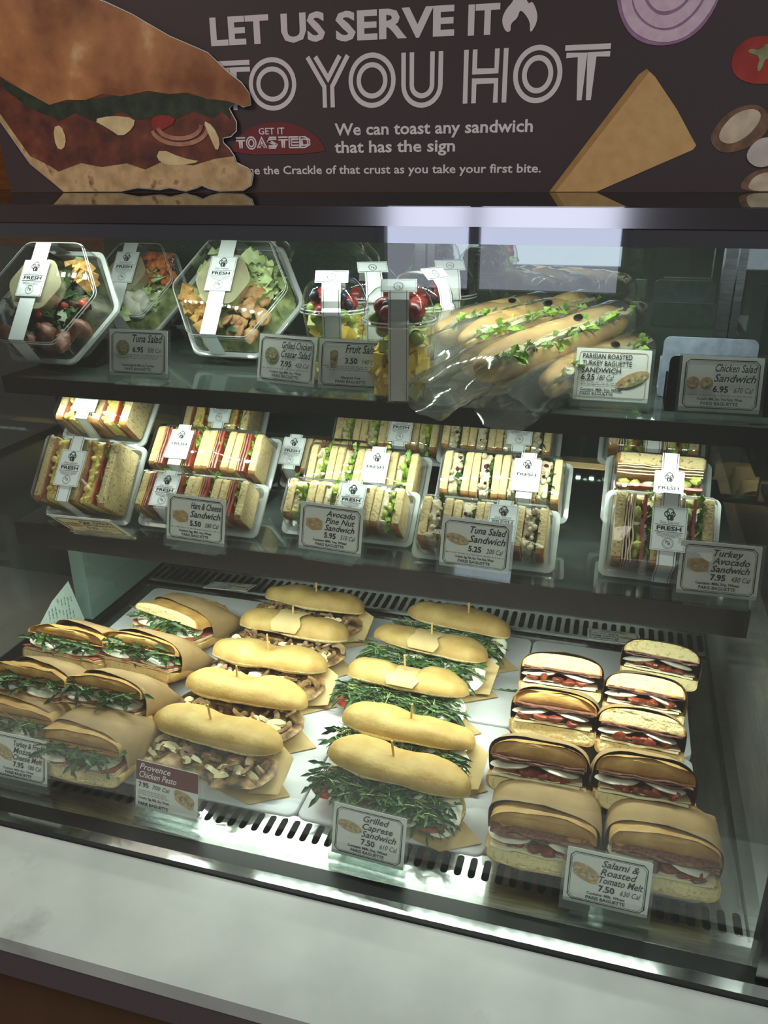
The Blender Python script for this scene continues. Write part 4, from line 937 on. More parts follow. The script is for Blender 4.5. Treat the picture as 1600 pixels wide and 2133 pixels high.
# ================================================================ BOXED SANDWICHES ON THE LOWER SHELF
def fresh_label(M, parent, w=.034, h=.044):
    """white band label, drawn in the plane y=0 of M, centre at origin"""
    mb = MB(M); mb.prism(rrect(-w / 2, w / 2, -h / 2, h / 2, .001, 2), -.0004, 0); lb = mb.build('fresh_label', WPAPER, parent, False)
    mb = MB(M); k = w / .034; y = -.0007
    ribbon(mb, [(-w / 2 + .0015, -h / 2 + .0015), (w / 2 - .0015, -h / 2 + .0015), (w / 2 - .0015, h / 2 - .0015), (-w / 2 + .0015, h / 2 - .0015)], .0003, y, True)
    text(mb, 'FRESH', 0, -h * .035, 1, y, 'C', width=w * .70, height=h * .088, bold=.03)
    for z in (h * .085, -h * .075): ribbon(mb, [(-w * .40, z), (w * .40, z)], .0006, y)
    # little figure mark above the word
    for cx_, cz_, r in ((0, .37, .10), (-.09, .33, .07), (.08, .33, .06), (-.02, .255, .06), (.05, .235, .045)):
        P = [(cx_ * w + r * w * math.cos(a), cz_ * h + r * w * 1.1 * math.sin(a)) for a in [2 * PI * i / 12 for i in range(12)]]
        ribbon(mb, P, .0011, y, True)
    ribbon(mb, [(-.05 * w, .29 * h), (-.05 * w, .19 * h)], .0014, y); ribbon(mb, [(.05 * w, .29 * h), (.06 * w, .19 * h)], .0014, y)
    text(mb, 'P', -.035 * w, -h * .335, .0048 * k, y, 'C'); text(mb, 'B', .035 * w, -h * .355, .0048 * k, y, 'C')
    ribbon(mb, [(.155 * w * math.cos(a), -h * .325 + .155 * w * math.sin(a)) for a in [2 * PI * i / 20 for i in range(20)]], .0004, y, True)
    ribbon(mb, [(.125 * w * math.cos(a), -h * .325 + .125 * w * math.sin(a)) for a in [2 * PI * i / 20 for i in range(20)]], .0002, y, True)
    mb.build('label_lettering', INK, lb, False)
    mb = MB(M)
    for i in range(4):
        z = -h * (.115 + .028 * i); l = w * (.34, .36, .30, .18)[i]; x = -l
        rnd = random.Random(i)
        while x < l:
            e = min(l, x + rnd.uniform(.0008, .0022)); mb.add([(x, y, z), (e, y, z), (e, y, z + .0006), (x, y, z + .0006)], [(0, 1, 2, 3)]); x = e + .0005
    text(mb, 'Daily Selected', 0, h * .115, .0038 * k, y, 'C', shear=.3, maxw=w * .55)
    mb.build('label_fine_print', INKG, lb, False)
    return lb
def frustum(mb, w0, h0, w1, h1, z0, z1, cy, r=.008, ins=(0, 0), cap=True, m=0, steps=3):
    rs = []
    for i in range(steps + 1):
        u = i / steps; a = w0 + (w1 - w0) * u; b = h0 + (h1 - h0) * u
        rs.append([(x, cy + y, z0 + (z1 - z0) * u) for x, y in rrect(-a / 2, a / 2, -b / 2, b / 2, r, 4)])
    a, b = w1 - .004, h1 - .004
    rs.append([(x, cy + y, z1 + .0015) for x, y in rrect(-a / 2, a / 2, -b / 2, b / 2, r * .7, 4)])
    mb.rings(rs, cap0=False, cap1=cap, m=m)
def slice_(mb, x0, x1, y0, y1, z0, z1, rnd, m_edge=1, m=0, amp=.0012):
    """bread slice standing on edge: thin in X"""
    nx, ny = 3, 8; P = rrect(y0, y1, z0, z1, .006, 3); rs = []; cy, cz = (y0 + y1) / 2, (z0 + z1) / 2; sd = rnd.random() * 9
    for i, x in enumerate((x0, x0 + (x1 - x0) * .12, x0 + (x1 - x0) * .5, x0 + (x1 - x0) * .88, x1)):
        q = (.965, 1, 1, 1, .965)[i]
        rs.append([(x + amp * noise.noise(Vector((y * 50, z * 50, sd))), cy + (y - cy) * q + amp * noise.noise(Vector((y * 70, z * 40, sd + i))), cz + (z - cz) * q + amp * noise.noise(Vector((y * 90, x * 90, sd + 4)))) for y, z in P])
    n = len(P)
    def mf(i, j): 
        y, z = P[j]; return m_edge if (y < cy - (y1 - y0) * .36) else m
    mb.rings(rs, mf=mf)
def sandwich_piece(kind, parent, x0, wd, y0, y1, z0, z1, seed):
    rnd = random.Random(seed)
    t = bpy.data.objects.new('sandwich_piece', None); t.empty_display_size = .01; COL.objects.link(t); t.parent = parent
    B = {'egg': WHEAT, 'ham': WHITEB, 'avo': WHITEB, 'tuna': WHITEB, 'turk': WHEAT}[kind]
    bw = wd * (.21 if kind in ('egg', 'turk') else .26)
    for a in (x0, x0 + wd - bw):
        mb = MB(); slice_(mb, a, a + bw, y0, y1, z0, z1, rnd); mb.build('bread_slice', [B, EDGE], t)
    a, b = x0 + bw, x0 + wd - bw; f = b - a
    def lay(name, m, u0, u1, th=.0016, wob=.0016, n=2, ext=.002):
        # wavy sheets standing on edge
        mb = MB(Matrix.Translation((a, y0, z0)) @ Matrix(((0, 0, 1, 0), (1, 0, 0, 0), (0, 1, 0, 0), (0, 0, 0, 1))))
        for i in range(n):
            mb.slab(.003, (y1 - y0) - .003, .0, (z1 - z0) + ext * rnd.uniform(.3, 1.2), f * (u0 + (u1 - u0) * (i + .5) / n) - th / 2, th, wob, 70, seed + i * 3 + u0 * 17, 14, 4)
        mb.build(name, m, t)
    def fill(name, m, u0, u1, n, r, amp=.5, fr=140, zlow=.35):
        mb = MB()
        for i in range(n):
            mark(mb)
            mb.blob((a + f * rnd.uniform(u0, u1), rnd.uniform(y0 + .006, y1 - .004), z0 + (z1 - z0) * rnd.uniform(zlow, 1.0)), r * rnd.uniform(.7, 1.2), r * rnd.uniform(.8, 1.4), r * rnd.uniform(.7, 1.2), n=8, k=6, amp=amp, fr=fr)
        if name in ('egg_salad', 'tuna_salad', 'pine_nut_spread'):
            q = MB(); slice_(q, a + f * u0, a + f * u1, y0 + .003, y1 - .003, z0 + .002, z1 - .003, rnd, 0, 0, .0028); q.build(name + '_layer', m, t)
        (build_pieces if name in ('cranberry', 'avocado') else (lambda q, nm, mm, tt: q.build(nm, mm, tt)))(mb, name, m, t)
    def leaves(name, m, u0, u1, n):
        mb = MB()
        for i in range(n):
            y = rnd.uniform(y0 + .004, y1 - .002); p = (a + f * rnd.uniform(u0, u1), y, z1 - rnd.uniform(.008, .02))
            leaf(mb, p, (rnd.uniform(-.25, .25), rnd.uniform(-.8, .8), rnd.uniform(.2, 1)), rnd.uniform(.012, .02), rnd.uniform(.008, .013), rnd, 0, False)
        mb.build(name, m, t, False)
    if kind == 'egg':
        lay('ham_slices', HAM, 0, .14, n=1); fill('egg_salad', EGG, .18, .72, 90, .0042, .6); lay('tomato_slice', TOM, .72, .86, .0022, n=1); leaves('lettuce', LETT, .84, 1, 16)
    elif kind == 'ham':
        lay('cheese_slice', CHED, 0, .12, n=1, wob=.0006); lay('ham_slices', HAM, .15, .45, n=2); lay('tomato_slice', TOM, .5, .72, .0028, n=1); leaves('lettuce', LETT, .74, 1, 14)
    elif kind == 'avo':
        fill('avocado', AVO, .2, .7, 12, .0050, .5, 60, .6); leaves('lettuce', LETT, .55, 1, 20); fill('pine_nut_spread', TUNA, .05, .5, 20, .0036)
    elif kind == 'tuna':
        fill('tuna_salad', TUNA, .10, .75, 60, .0038); fill('cranberry', CRAN, .3, .7, 3, .0030, .3, 140, .85); leaves('lettuce', LEAF, .75, 1, 18)
    elif kind == 'turk':
        lay('turkey_slices', TURK, 0, .36, .0017, .002, 4); fill('avocado', AVO, .38, .58, 16, .0062, .6); lay('tomato_slice', TOM, .6, .76, .0036, .002, 1, ext=.001); leaves('lettuce', LETT, .78, 1, 34)
    return t
def sandwich_box(kind, loc, w, h, label, seed, alpha=48, rz=0, label_x=0.0, label_z=0.0, depth=.046, group=None, n=4, sideways=False, lw=.037, lh=.048):
    """local: X right, Y up the face, Z out of the face"""
    t = thing('sandwich_box', loc, label, 'boxed sandwich', group, (R(alpha), 0, R(rz)))
    mb = MB(); e = .006; cy = h / 2
    # tray: rim and shallow well
    O = rrect(-w / 2, w / 2, 0, h, .010, 5); I = rrect(-w / 2 + e, w / 2 - e, e, h - e, .008, 5); D = rrect(-w / 2 + e + .004, w / 2 - e - .004, e + .004, h - e - .004, .008, 5)
    mb.rings([[(x, y, -.003) for x, y in O], [(x, y, .0) for x, y in O], [(x, y, .0005) for x, y in I], [(x, y, -.010) for x, y in D]], cap0=False, cap1=True)
    mb.build('tray', TRAYW, t)
    mb = MB(); frustum(mb, w - 2 * e + .002, h - 2 * e + .002, w - 2 * e - .010, h - 2 * e - .012, .001, depth, cy, .009); mb.build('lid', PLASTIC, t)
    wi, hi = w - 2 * e - .014, h - 2 * e - .012
    if sideways:
        q = bpy.data.objects.new('sandwich_half', None); COL.objects.link(q); q.parent = t
        q.rotation_euler = (0, 0, PI / 2); q.location = (0, cy, 0)
        pc = sandwich_piece(kind, t, -hi / 2, hi, -wi / 2, wi / 2, -.006, depth - .003, seed)
        pc.rotation_euler = (0, 0, -PI / 2); pc.location = (0, cy, 0)
        bpy.data.objects.remove(q)
    else:
        pw = wi / n
        for i in range(n): sandwich_piece(kind, t, -wi / 2 + pw * i + .0005, pw - .001, cy - hi / 2, cy + hi / 2, -.006, depth - .004 - .002 * (i % 2), seed * 10 + i)
    # paper band over the lid
    bw = .021; zt_ = depth + .0026; y0, y1 = e, h - e
    mb = MB(); pts = [(-.001, .0015), (y0 - .001, .002), (y0 + .006, zt_), (y1 - .006, zt_), (y1 + .001, .002), (h + .001, .0015)]
    vs = [(label_x + s * bw / 2, y, z) for y, z in pts for s in (-1, 1)]
    mb.add(vs, [(2 * i, 2 * i + 1, 2 * i + 3, 2 * i + 2) for i in range(len(pts) - 1)]); bd = mb.build('paper_band', WPAPER, t, False)
    mb = MB()
    for s in (-.8, .8):
        vs = [(label_x + s * bw / 2 + d, y + (-.0004 if i < 2 else .0004 if i > 3 else 0), z + .0005) for i, (y, z) in enumerate(pts) for d in (-.0003, .0003)]
        mb.add(vs, [(2 * i, 2 * i + 1, 2 * i + 3, 2 * i + 2) for i in range(len(pts) - 1)])
    mb.build('band_line', INK, bd, False)
    M = Matrix.Translation((label_x, cy + label_z, zt_ + .0012)) @ Matrix.Rotation(R(-90), 4, 'X')
    # plane y=0 of the label faces local +Z
    fresh_label(M, bd, lw, lh)
    return t
GB = 'boxed sandwiches on the lower shelf'
def riser(x0, x1, y0, y1, z0, z1, label):
    mb = MB(); mb.box(-(x1 - x0) / 2, (x1 - x0) / 2, -(y1 - y0) / 2, (y1 - y0) / 2, 0, z1 - z0)
    ob = mb.build('display_riser', BLACKG, None, False); ob.location = ((x0 + x1) / 2, (y0 + y1) / 2, z0)
    return tag(ob, label, 'riser')
# front row
sandwich_box('egg', (-0.731, 0.942, .2795), .142, .122, 'egg salad box in front at the left end of the lower shelf', 51, 52, rz=0, label_x=-.004, group=GB, n=2, depth=.058, lw=.040, lh=.054)
sandwich_box('ham', (-0.556, 0.950, .2795), .190, .082, 'ham and cheese box in front, behind its price card', 52, 46, label_x=-.036, label_z=-.002, group=GB)
sandwich_box('avo', (-0.341, 0.978, .2795), .192, .082, 'avocado box in front, behind the avocado price card', 53, 46, label_x=.014, group=GB)
sandwich_box('tuna', (-0.145, 0.950, .2795), .188, .086, 'tuna salad box in front, behind the tuna price card', 54, 46, label_x=.026, group=GB)
sandwich_box('turk', (0.072, 0.962, .2795), .140, .112, 'turkey avocado box standing upright in front at the right end', 55, 56, label_x=.006, group=GB, n=2, depth=.056, lw=.040, lh=.054)
# second row, higher up
sandwich_box('egg', (-0.764, 1.052, .363), .150, .098, 'brightly lit sandwich box with lettuce atop the egg salad box', 56, 44, label_x=-.01, group=GB, n=2, depth=.052, lw=.040, lh=.052)
sandwich_box('ham', (-0.590, 1.060, .3035), .204, .092, 'second ham and cheese box, behind and above the front one', 57, 46, label_x=-.040, group=GB)
sandwich_box('avo', (-0.346, 1.072, .290), .190, .092, 'second avocado box, right behind the front avocado box', 58, 46, label_x=.024, group=GB)
sandwich_box('tuna', (-0.140, 1.060, .303), .190, .092, 'second tuna salad box, behind and above the front one', 59, 46, label_x=.036, group=GB)
sandwich_box('turk', (0.068, 1.072, .306), .140, .100, 'turkey avocado box lying sideways behind the upright one', 60, 50, label_x=.012, label_z=-.012, group=GB, n=1, depth=.05, sideways=True)
# third row
sandwich_box('egg', (-0.620, 1.175, .330), .140, .095, 'egg salad box at the back, left behind the second ham box', 61, 52, label_x=.01, group=GB, n=2, depth=.05)
sandwich_box('ham', (-0.432, 1.150, .2795), .160, .085, 'ham box low at the back, between the ham and avocado boxes', 62, 46, label_x=-.05, group=GB, n=3)
sandwich_box('avo', (-0.345, 1.215, .315), .196, .085, 'farthest back avocado box with a grey label', 63, 52, label_x=.026, group=GB)
sandwich_box('tuna', (-0.165, 1.190, .330), .190, .092, 'farthest back tuna salad box under the upper shelf', 64, 52, label_x=.036, group=GB)
sandwich_box('turk', (0.060, 1.190, .350), .150, .095, 'farthest back turkey avocado box under the upper shelf', 65, 52, label_x=.0, group=GB, n=2)
for a in ((-.83, -.71, 1.075, 1.125, .359, 'black riser under the lit box at the left end of the lower shelf'), (-.68, -.5, 1.075, 1.12, .3005, 'black riser under the second ham and cheese box'), (-.43, -.27, 1.095, 1.135, .2865, 'black riser under the second avocado box'), (-.22, -.06, 1.075, 1.12, .300, 'black riser under the second tuna salad box'), (.01, .13, 1.095, 1.15, .3025, 'black riser under the sideways turkey avocado box'), (-.67, -.57, 1.20, 1.26, .327, 'black riser under the back egg salad box'), (-.43, -.26, 1.235, 1.28, .312, 'black riser under the farthest back avocado box'), (-.25, -.08, 1.21, 1.26, .327, 'black riser under the farthest back tuna salad box'), (-.0, .12, 1.21, 1.26, .347, 'black riser under the farthest back turkey avocado box')):
    riser(a[0], a[1], a[2], a[3], .2775, a[4], a[5])

# ================================================================ UPPER SHELF: SALADS, FRUIT CUPS, BAGUETTES
def hexagon(a, r, k=3, sx=1, sy=1):
    """flat-top hexagon of circumradius a with rounded corners"""
    P = [(a * math.cos(R(60 * i)), a * math.sin(R(60 * i))) for i in range(6)]; out = []
    for i in range(6):
        p, q, n = Vector(P[i - 1]), Vector(P[i]), Vector(P[(i + 1) % 6])
        A = q + (p - q).normalized() * r; B = q + (n - q).normalized() * r
        for j in range(k + 1):
            u = j / k; out.append(tuple((A * (1 - u) ** 2 + q * 2 * u * (1 - u) + B * u * u) * 1))
    return [(x * sx, y * sy) for x, y in out]
def salad_box(loc, a, label, seed, mix, alpha=58, rz=0, group='hexagonal salad boxes', label_on=True, roll=0, depth=.05, dome=True, strip=True):
    rnd = random.Random(seed)
    t = thing('salad_box', loc, label, 'salad box', group, (R(alpha), 0, R(rz)))
    cy = a * .866
    T = Matrix.Translation((0, cy, 0))
    mb = MB(T); rs = []
    for z, f in ((-.036, .74), (-.030, .78), (0, .965), (.0, 1.0), (.003, 1.0)): rs.append([(x * f, y * f, z) for x, y in hexagon(a, .016)])
    mb.rings(rs, cap0=True, cap1=False); mb.build('bowl', clear('salad_bowl', (0.86, 0.88, 0.87), 1.5, 1.5, .05, .25, (220, 226, 222)), t)
    mb = MB(T); rs = []
    for z, f in ((.006, .95), (depth * .5, .92), (depth, .88), (depth + .002, .85)): rs.append([(x * f, y * f, z) for x, y in hexagon(a, .010)])
    mb.rings(rs, cap0=False, cap1=True); lid = mb.build('lid', PLASTIC, t)
    mb = MB(T); rs = []
    for z, f in ((.002, 1.02), (.007, 1.02), (.008, .98), (.006, .94), (.002, .95)): rs.append([(x * f, y * f, z) for x, y in hexagon(a, .010)])
    mb.rings(rs, cap0=False, cap1=False); mb.build('lid_rim', TRAYW, lid)
    mb = MB(T)
    for f, z in ((.885, depth - .0005), (.90, depth - .004)):
        P = hexagon(a * f, .010); mb.tube([(x, y, z) for x, y in P + P[:2]], .0007, 5)
    mb.build('lid_edge', TRAYW, lid)
    # filling bed
    mb = MB(T); n = 12; rs = []
    for i in range(n + 1):
        q = .02 + .98 * i / n
        rs.append([(x * q * .86, y * q * .86, .014 - .022 * max(0, q - .7) / .3 + .005 * noise.noise(Vector((x * q * 60, y * q * 60, seed)))) for x, y in hexagon(a, .016)])
    mb.rings(rs, cap0=True, cap1=False); mb.build('salad_base', mat('shaded_salad_bed', (38, 34, 26), (70, 72, 40), 60, .5, bump=.5, bscale=90) if seed == 71 else mat('salad_green_bed', (92, 106, 58), (168, 176, 112), 60, .5, bump=.5, bscale=90), t)  # front left box gets a darker bed: shade beyond the LEDs put into the colour
    for name, m, n, r, zone, flat in mix:
        mb = MB(T)
        for i in range(n):
            if flat != 'leaf': mark(mb)
            x = rnd.uniform(zone[0], zone[1]) * a; y = rnd.uniform(zone[2], zone[3]) * a
            if abs(x) * 1.155 + abs(y) * .67 > a * 1.0 or abs(y) > a * .74: x *= .7; y *= .8
            Q = Matrix.Rotation(rnd.uniform(0, 6), 3, 'Z') @ Matrix.Rotation(rnd.uniform(-.7, .7), 3, 'X')
            rr = r * rnd.uniform(.7, 1.25)
            if flat == 'leaf': leaf(mb, (x * .92, y * .92, rnd.uniform(.016, .028)), (rnd.uniform(-1, 1) - x / a, rnd.uniform(-1, 1) - y / a, rnd.uniform(-.2, .3)), rr * 2.6, rr * 1.8, rnd, 0, False)
            elif flat == 'cube':
                k = rr * .8; P = [(sx * k, sy * k, sz * k) for sz in (-1, 1) for sx, sy in ((-1, -1), (1, -1), (1, 1), (-1, 1))]
                mb.add([Vector((x, y, rnd.uniform(.018, .034))) + Q @ Vector(p) for p in P], [(0, 3, 2, 1), (4, 5, 6, 7), (0, 1, 5, 4), (1, 2, 6, 5), (2, 3, 7, 6), (3, 0, 4, 7)])
            else: mb.blob((x, y, rnd.uniform(.018, .032)), rr, rr * .8, rr * (.35 if flat else .8), n=10, k=7, amp=.45, fr=90, rot=Q)
        if flat == 'leaf': mb.build(name, m, t)
        else: build_pieces(mb, name, m, t, flat != 'cube')
    if label_on:
        mb = MB(T @ Matrix.Translation((-.012, .012, depth - .012))); rs = []
        for z, f in ((-.012, .86), (.010, .95), (.0105, 1.0), (.012, 1.0), (.012, .9)): rs.append([(x * f, y * f, z) for x, y in hexagon(a * .44, .010)])
        mb.rings(rs, cap0=True, cap1=True); mb.build('dressing_cup', clear('sauce_cup', (0.9, 0.9, 0.85), 1.5, 1.4, .05, .40, (226, 216, 180)), t)
    if strip:
        y0, y1 = cy - a * .76, cy + a * .74; zt_ = depth + .003; bw = .026; lx = -.014
        mb = MB(); pts = [(cy - a * .866, .004), (y0, zt_), (y1, zt_), (cy + a * .866, .004)]
        vs = [(lx + s * bw / 2, y, z) for y, z in pts for s in (-1, 1)]
        mb.add(vs, [(2 * i, 2 * i + 1, 2 * i + 3, 2 * i + 2) for i in range(3)]); bd = mb.build('paper_band', WPAPER, t, False)
        fresh_label(Matrix.Translation((lx, cy + .018, zt_ + .0012)) @ Matrix.Rotation(R(-90), 4, 'X'), bd, .043, .058)
    return t
CROU = mat('crouton', (168, 120, 60), (214, 170, 100), 90, .8, bump=.5, bscale=150)
ROM = mat('romaine', (150, 180, 96), (222, 230, 178), 30, .45)
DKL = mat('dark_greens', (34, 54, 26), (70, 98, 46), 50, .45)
CHK = mat('chicken_strips', (150, 100, 60), (206, 164, 112), 60, .55)
CARR = mat('shredded_carrot', (206, 100, 44), (232, 138, 72), 80, .5)
EGGW = mat('boiled_egg', (238, 236, 222), rough=.4)
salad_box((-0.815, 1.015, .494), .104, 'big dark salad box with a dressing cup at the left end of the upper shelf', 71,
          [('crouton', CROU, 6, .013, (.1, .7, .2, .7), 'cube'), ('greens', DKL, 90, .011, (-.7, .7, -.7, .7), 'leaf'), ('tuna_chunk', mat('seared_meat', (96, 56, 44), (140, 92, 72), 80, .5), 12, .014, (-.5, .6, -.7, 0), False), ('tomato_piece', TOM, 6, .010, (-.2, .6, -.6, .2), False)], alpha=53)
salad_box((-0.800, 1.235, .500), .088, 'brightly lit salad box with carrots and egg, behind the dark salad box', 72,
          [('shredded_carrot', CARR, 70, .007, (0.0, .75, .1, .7), True), ('boiled_egg', EGGW, 5, .017, (-.2, .3, -.65, -.2), False), ('greens', ROM, 40, .012, (-.6, .6, -.6, .3), 'leaf')], alpha=52)
salad_box((-0.578, 1.140, .490), .108, 'chicken salad box with croutons and dressing cup, middle of the upper shelf', 73,
          [('crouton', CROU, 18, .011, (-.8, -.25, -.6, .1), 'cube'), ('romaine', ROM, 110, .014, (-.5, .8, .05, .75), 'leaf'), ('chicken_strip', CHK, 20, .014, (-.1, .75, -.6, .05), True), ('greens', DKL, 16, .012, (-.2, .7, -.7, -.2), 'leaf'), ('tomato_piece', TOM, 4, .010, (-.3, .1, .4, .7), False)], alpha=53)
salad_box((-0.745, 1.310, .4965), .062, 'small round-cornered salad box low behind the lit carrot salad', 77,
          [('greens', DKL, 20, .010, (-.6, .6, -.6, .6), 'leaf')], alpha=25, label_on=False, strip=False, depth=.03)
def stand_(x, y, w, d, h, label):
    mb = MB(); mb.prism([(-d / 2, 0), (d / 2, 0), (d / 2, h), (d / 2 - .003, h), (-d / 2, .006)], -w / 2, w / 2); 
    mb.v = [(b, a, c) for a, b, c in mb.v]
    ob = mb.build('display_stand', BLACK, None, False); ob.location = (x, y, .4792); return tag(ob, label, 'display stand')
stand_(-0.815, 1.100, .10, .07, .030, 'black stand under the big dark salad box')
stand_(-0.800, 1.295, .08, .06, .030, 'black stand under the carrot and egg salad box')
stand_(-0.578, 1.240, .10, .06, .030, 'black stand under the chicken salad box')

def fruit_cup(loc, label, seed, rz=0, band=0.0, s=1.0):
    rnd = random.Random(seed)
    t = thing('fruit_cup', loc, label, 'fruit cup', 'domed fruit cups', (0, 0, R(rz))); 
    mb = MB(); mb.lathe([(.001, .0005), (.0315, .0005), (.033, .002), (.0385, .060), (.0435, .0965), (.0455, .097), (.0455, .099)], 40); mb.build('cup', clear('cup_plastic', (.97, .98, .97), 1.5, 1.5, .03), t)
    mb = MB(); mb.lathe([(.0475, .0965), (.0480, .101), (.0455, .103), (.0445, .106), (.0435, .116), (.0385, .130), (.030, .139), (.018, .1435), (.001, .144)], 40); mb.build('dome_lid', PLASTIC, t)
    def bits(name, m, n, r, z0, z1, flat=1.0, R1=.030, cube=False):
        mb = MB()
        for i in range(n):
            mark(mb); a = rnd.uniform(0, 6.28); z = rnd.uniform(z0, z1); Rm = (R1 if z < .1 else R1 * math.sqrt(max(.05, 1 - ((z - .1) / .046) ** 2)))
            q = Rm * math.sqrt(rnd.uniform(.35, 1)); rr = r * rnd.uniform(.8, 1.2)
            Q = Matrix.Rotation(rnd.uniform(0, 6), 3, 'Z') @ Matrix.Rotation(rnd.uniform(-.8, .8), 3, 'X')
            c = Vector((q * math.cos(a), q * math.sin(a), z))
            if cube:
                k = rr; mb.add([c + Q @ Vector((sx * k, sy * k, sz * k * .8)) for sz in (-1, 1) for sx, sy in ((-1, -1), (1, -1), (1, 1), (-1, 1))], [(0, 3, 2, 1), (4, 5, 6, 7), (0, 1, 5, 4), (1, 2, 6, 5), (2, 3, 7, 6), (3, 0, 4, 7)])
            else: mb.blob(c, rr, rr * .9, rr * flat, n=12, k=8, amp=.15, fr=80, rot=Q)
        build_pieces(mb, name, m, t, not cube)
    bits('pineapple_chunk', mat('pineapple', (214, 176, 60), (234, 206, 104), 60, .4), 42, .0095, .010, .072, R1=.026, cube=True)
    bits('melon_chunk', mat('melon', (168, 178, 88), (204, 204, 130), 40, .4), 16, .0085, .012, .085, R1=.026, cube=True)
    bits('green_grape', mat('green_grape', (120, 140, 60), (150, 168, 84), 40, .25), 6, .0095, .080, .105, R1=.034)
    bits('strawberry_half', mat('strawberry', (112, 24, 26), (150, 50, 46), 120, .3), 10, .0135, .095, .122, R1=.027, flat=.8)
    bits('blueberry', mat('blueberry', (26, 26, 42), (52, 54, 76), 50, .4), 11, .0072, .096, .124, R1=.032)
    mb = MB()
    for z, r in ((.0985, .0472), (.1025, .0462)): mb.tube([(r * math.cos(2 * PI * i / 40), r * math.sin(2 * PI * i / 40), z) for i in range(41)], .0011, 6)
    mb.build('lid_rim', TRAYW, t)
    # paper band over the dome, facing the front
    prof = [(.0330, .004), (.0385, .060), (.0440, .096), (.0490, .0985), (.0490, .1025), (.0450, .107), (.0442, .116), (.0392, .1305), (.0305, .1398), (.018, .1444), (0, .1450)]
    mb = MB(Matrix.Rotation(R(band), 4, 'Z')); bw = .025
    full = [(-r, z) for r, z in prof] + [(r, z) for r, z in reversed(prof)][1:]
    pts = [(sx * bw / 2, y * 1.012, z + .0004) for y, z in full for sx in (-1, 1)]
    mb.add(pts, [(2 * i, 2 * i + 1, 2 * i + 3, 2 * i + 2) for i in range(len(full) - 1)]); b = mb.build('paper_band', WPAPER, t, False)
    mb = MB(Matrix.Rotation(R(band), 4, 'Z'))
    for sx in (-.8, .8):
        pts = [(sx * bw / 2 + d, y * 1.016, z + .0006) for y, z in full for d in (-.0003, .0003)]
        mb.add(pts, [(2 * i, 2 * i + 1, 2 * i + 3, 2 * i + 2) for i in range(len(full) - 1)])
    mb.build('band_line', INK, b, False)
    mb = MB(Matrix.Rotation(R(band), 4, 'Z') @ Matrix.Translation((0, -.026, .1440)) @ Matrix.Rotation(R(-48), 4, 'X')); mb.prism([(-.022, -.008), (.022, -.008), (.022, .012), (-.022, .012)], -.0004, 0)
    lb = mb.build('seal_label', WPAPER, b, False)
    mb = MB(Matrix.Rotation(R(band), 4, 'Z') @ Matrix.Translation((0, -.026, .1440)) @ Matrix.Rotation(R(-48), 4, 'X'))
    ribbon(mb, [(.0055 * math.cos(a), .001 + .0055 * math.sin(a)) for a in [2 * PI * i / 20 for i in range(20)]], .0008, -.0008, True); text(mb, 'P', -.0012, -.0005, .0050, -.0008, 'C'); text(mb, 'B', .0016, -.0015, .0050, -.0008, 'C')
    ribbon(mb, [(-.0205, -.0065), (.0205, -.0065), (.0205, .0105), (-.0205, .0105)], .0004, -.0008, True)
    mb.build('seal_mark', INK, lb, False)
    return t
fruit_cup((-0.270, 1.006, zt), 'fruit cup standing nearest the glass, right of the fruit salad card', 81, band=14)
fruit_cup((-0.380, 1.075, zt), 'fruit cup behind the fruit salad card', 82, band=14)
fruit_cup((-0.272, 1.132, zt), 'fruit cup right behind the nearest one, blueberries on top', 83, band=62)
fruit_cup((-0.366, 1.200, zt), 'fruit cup farthest back, behind the one at the fruit salad card', 84, band=24)
fruit_cup((-0.262, 1.250, zt), 'back right fruit cup with its white band turned to the right', 85, band=24)

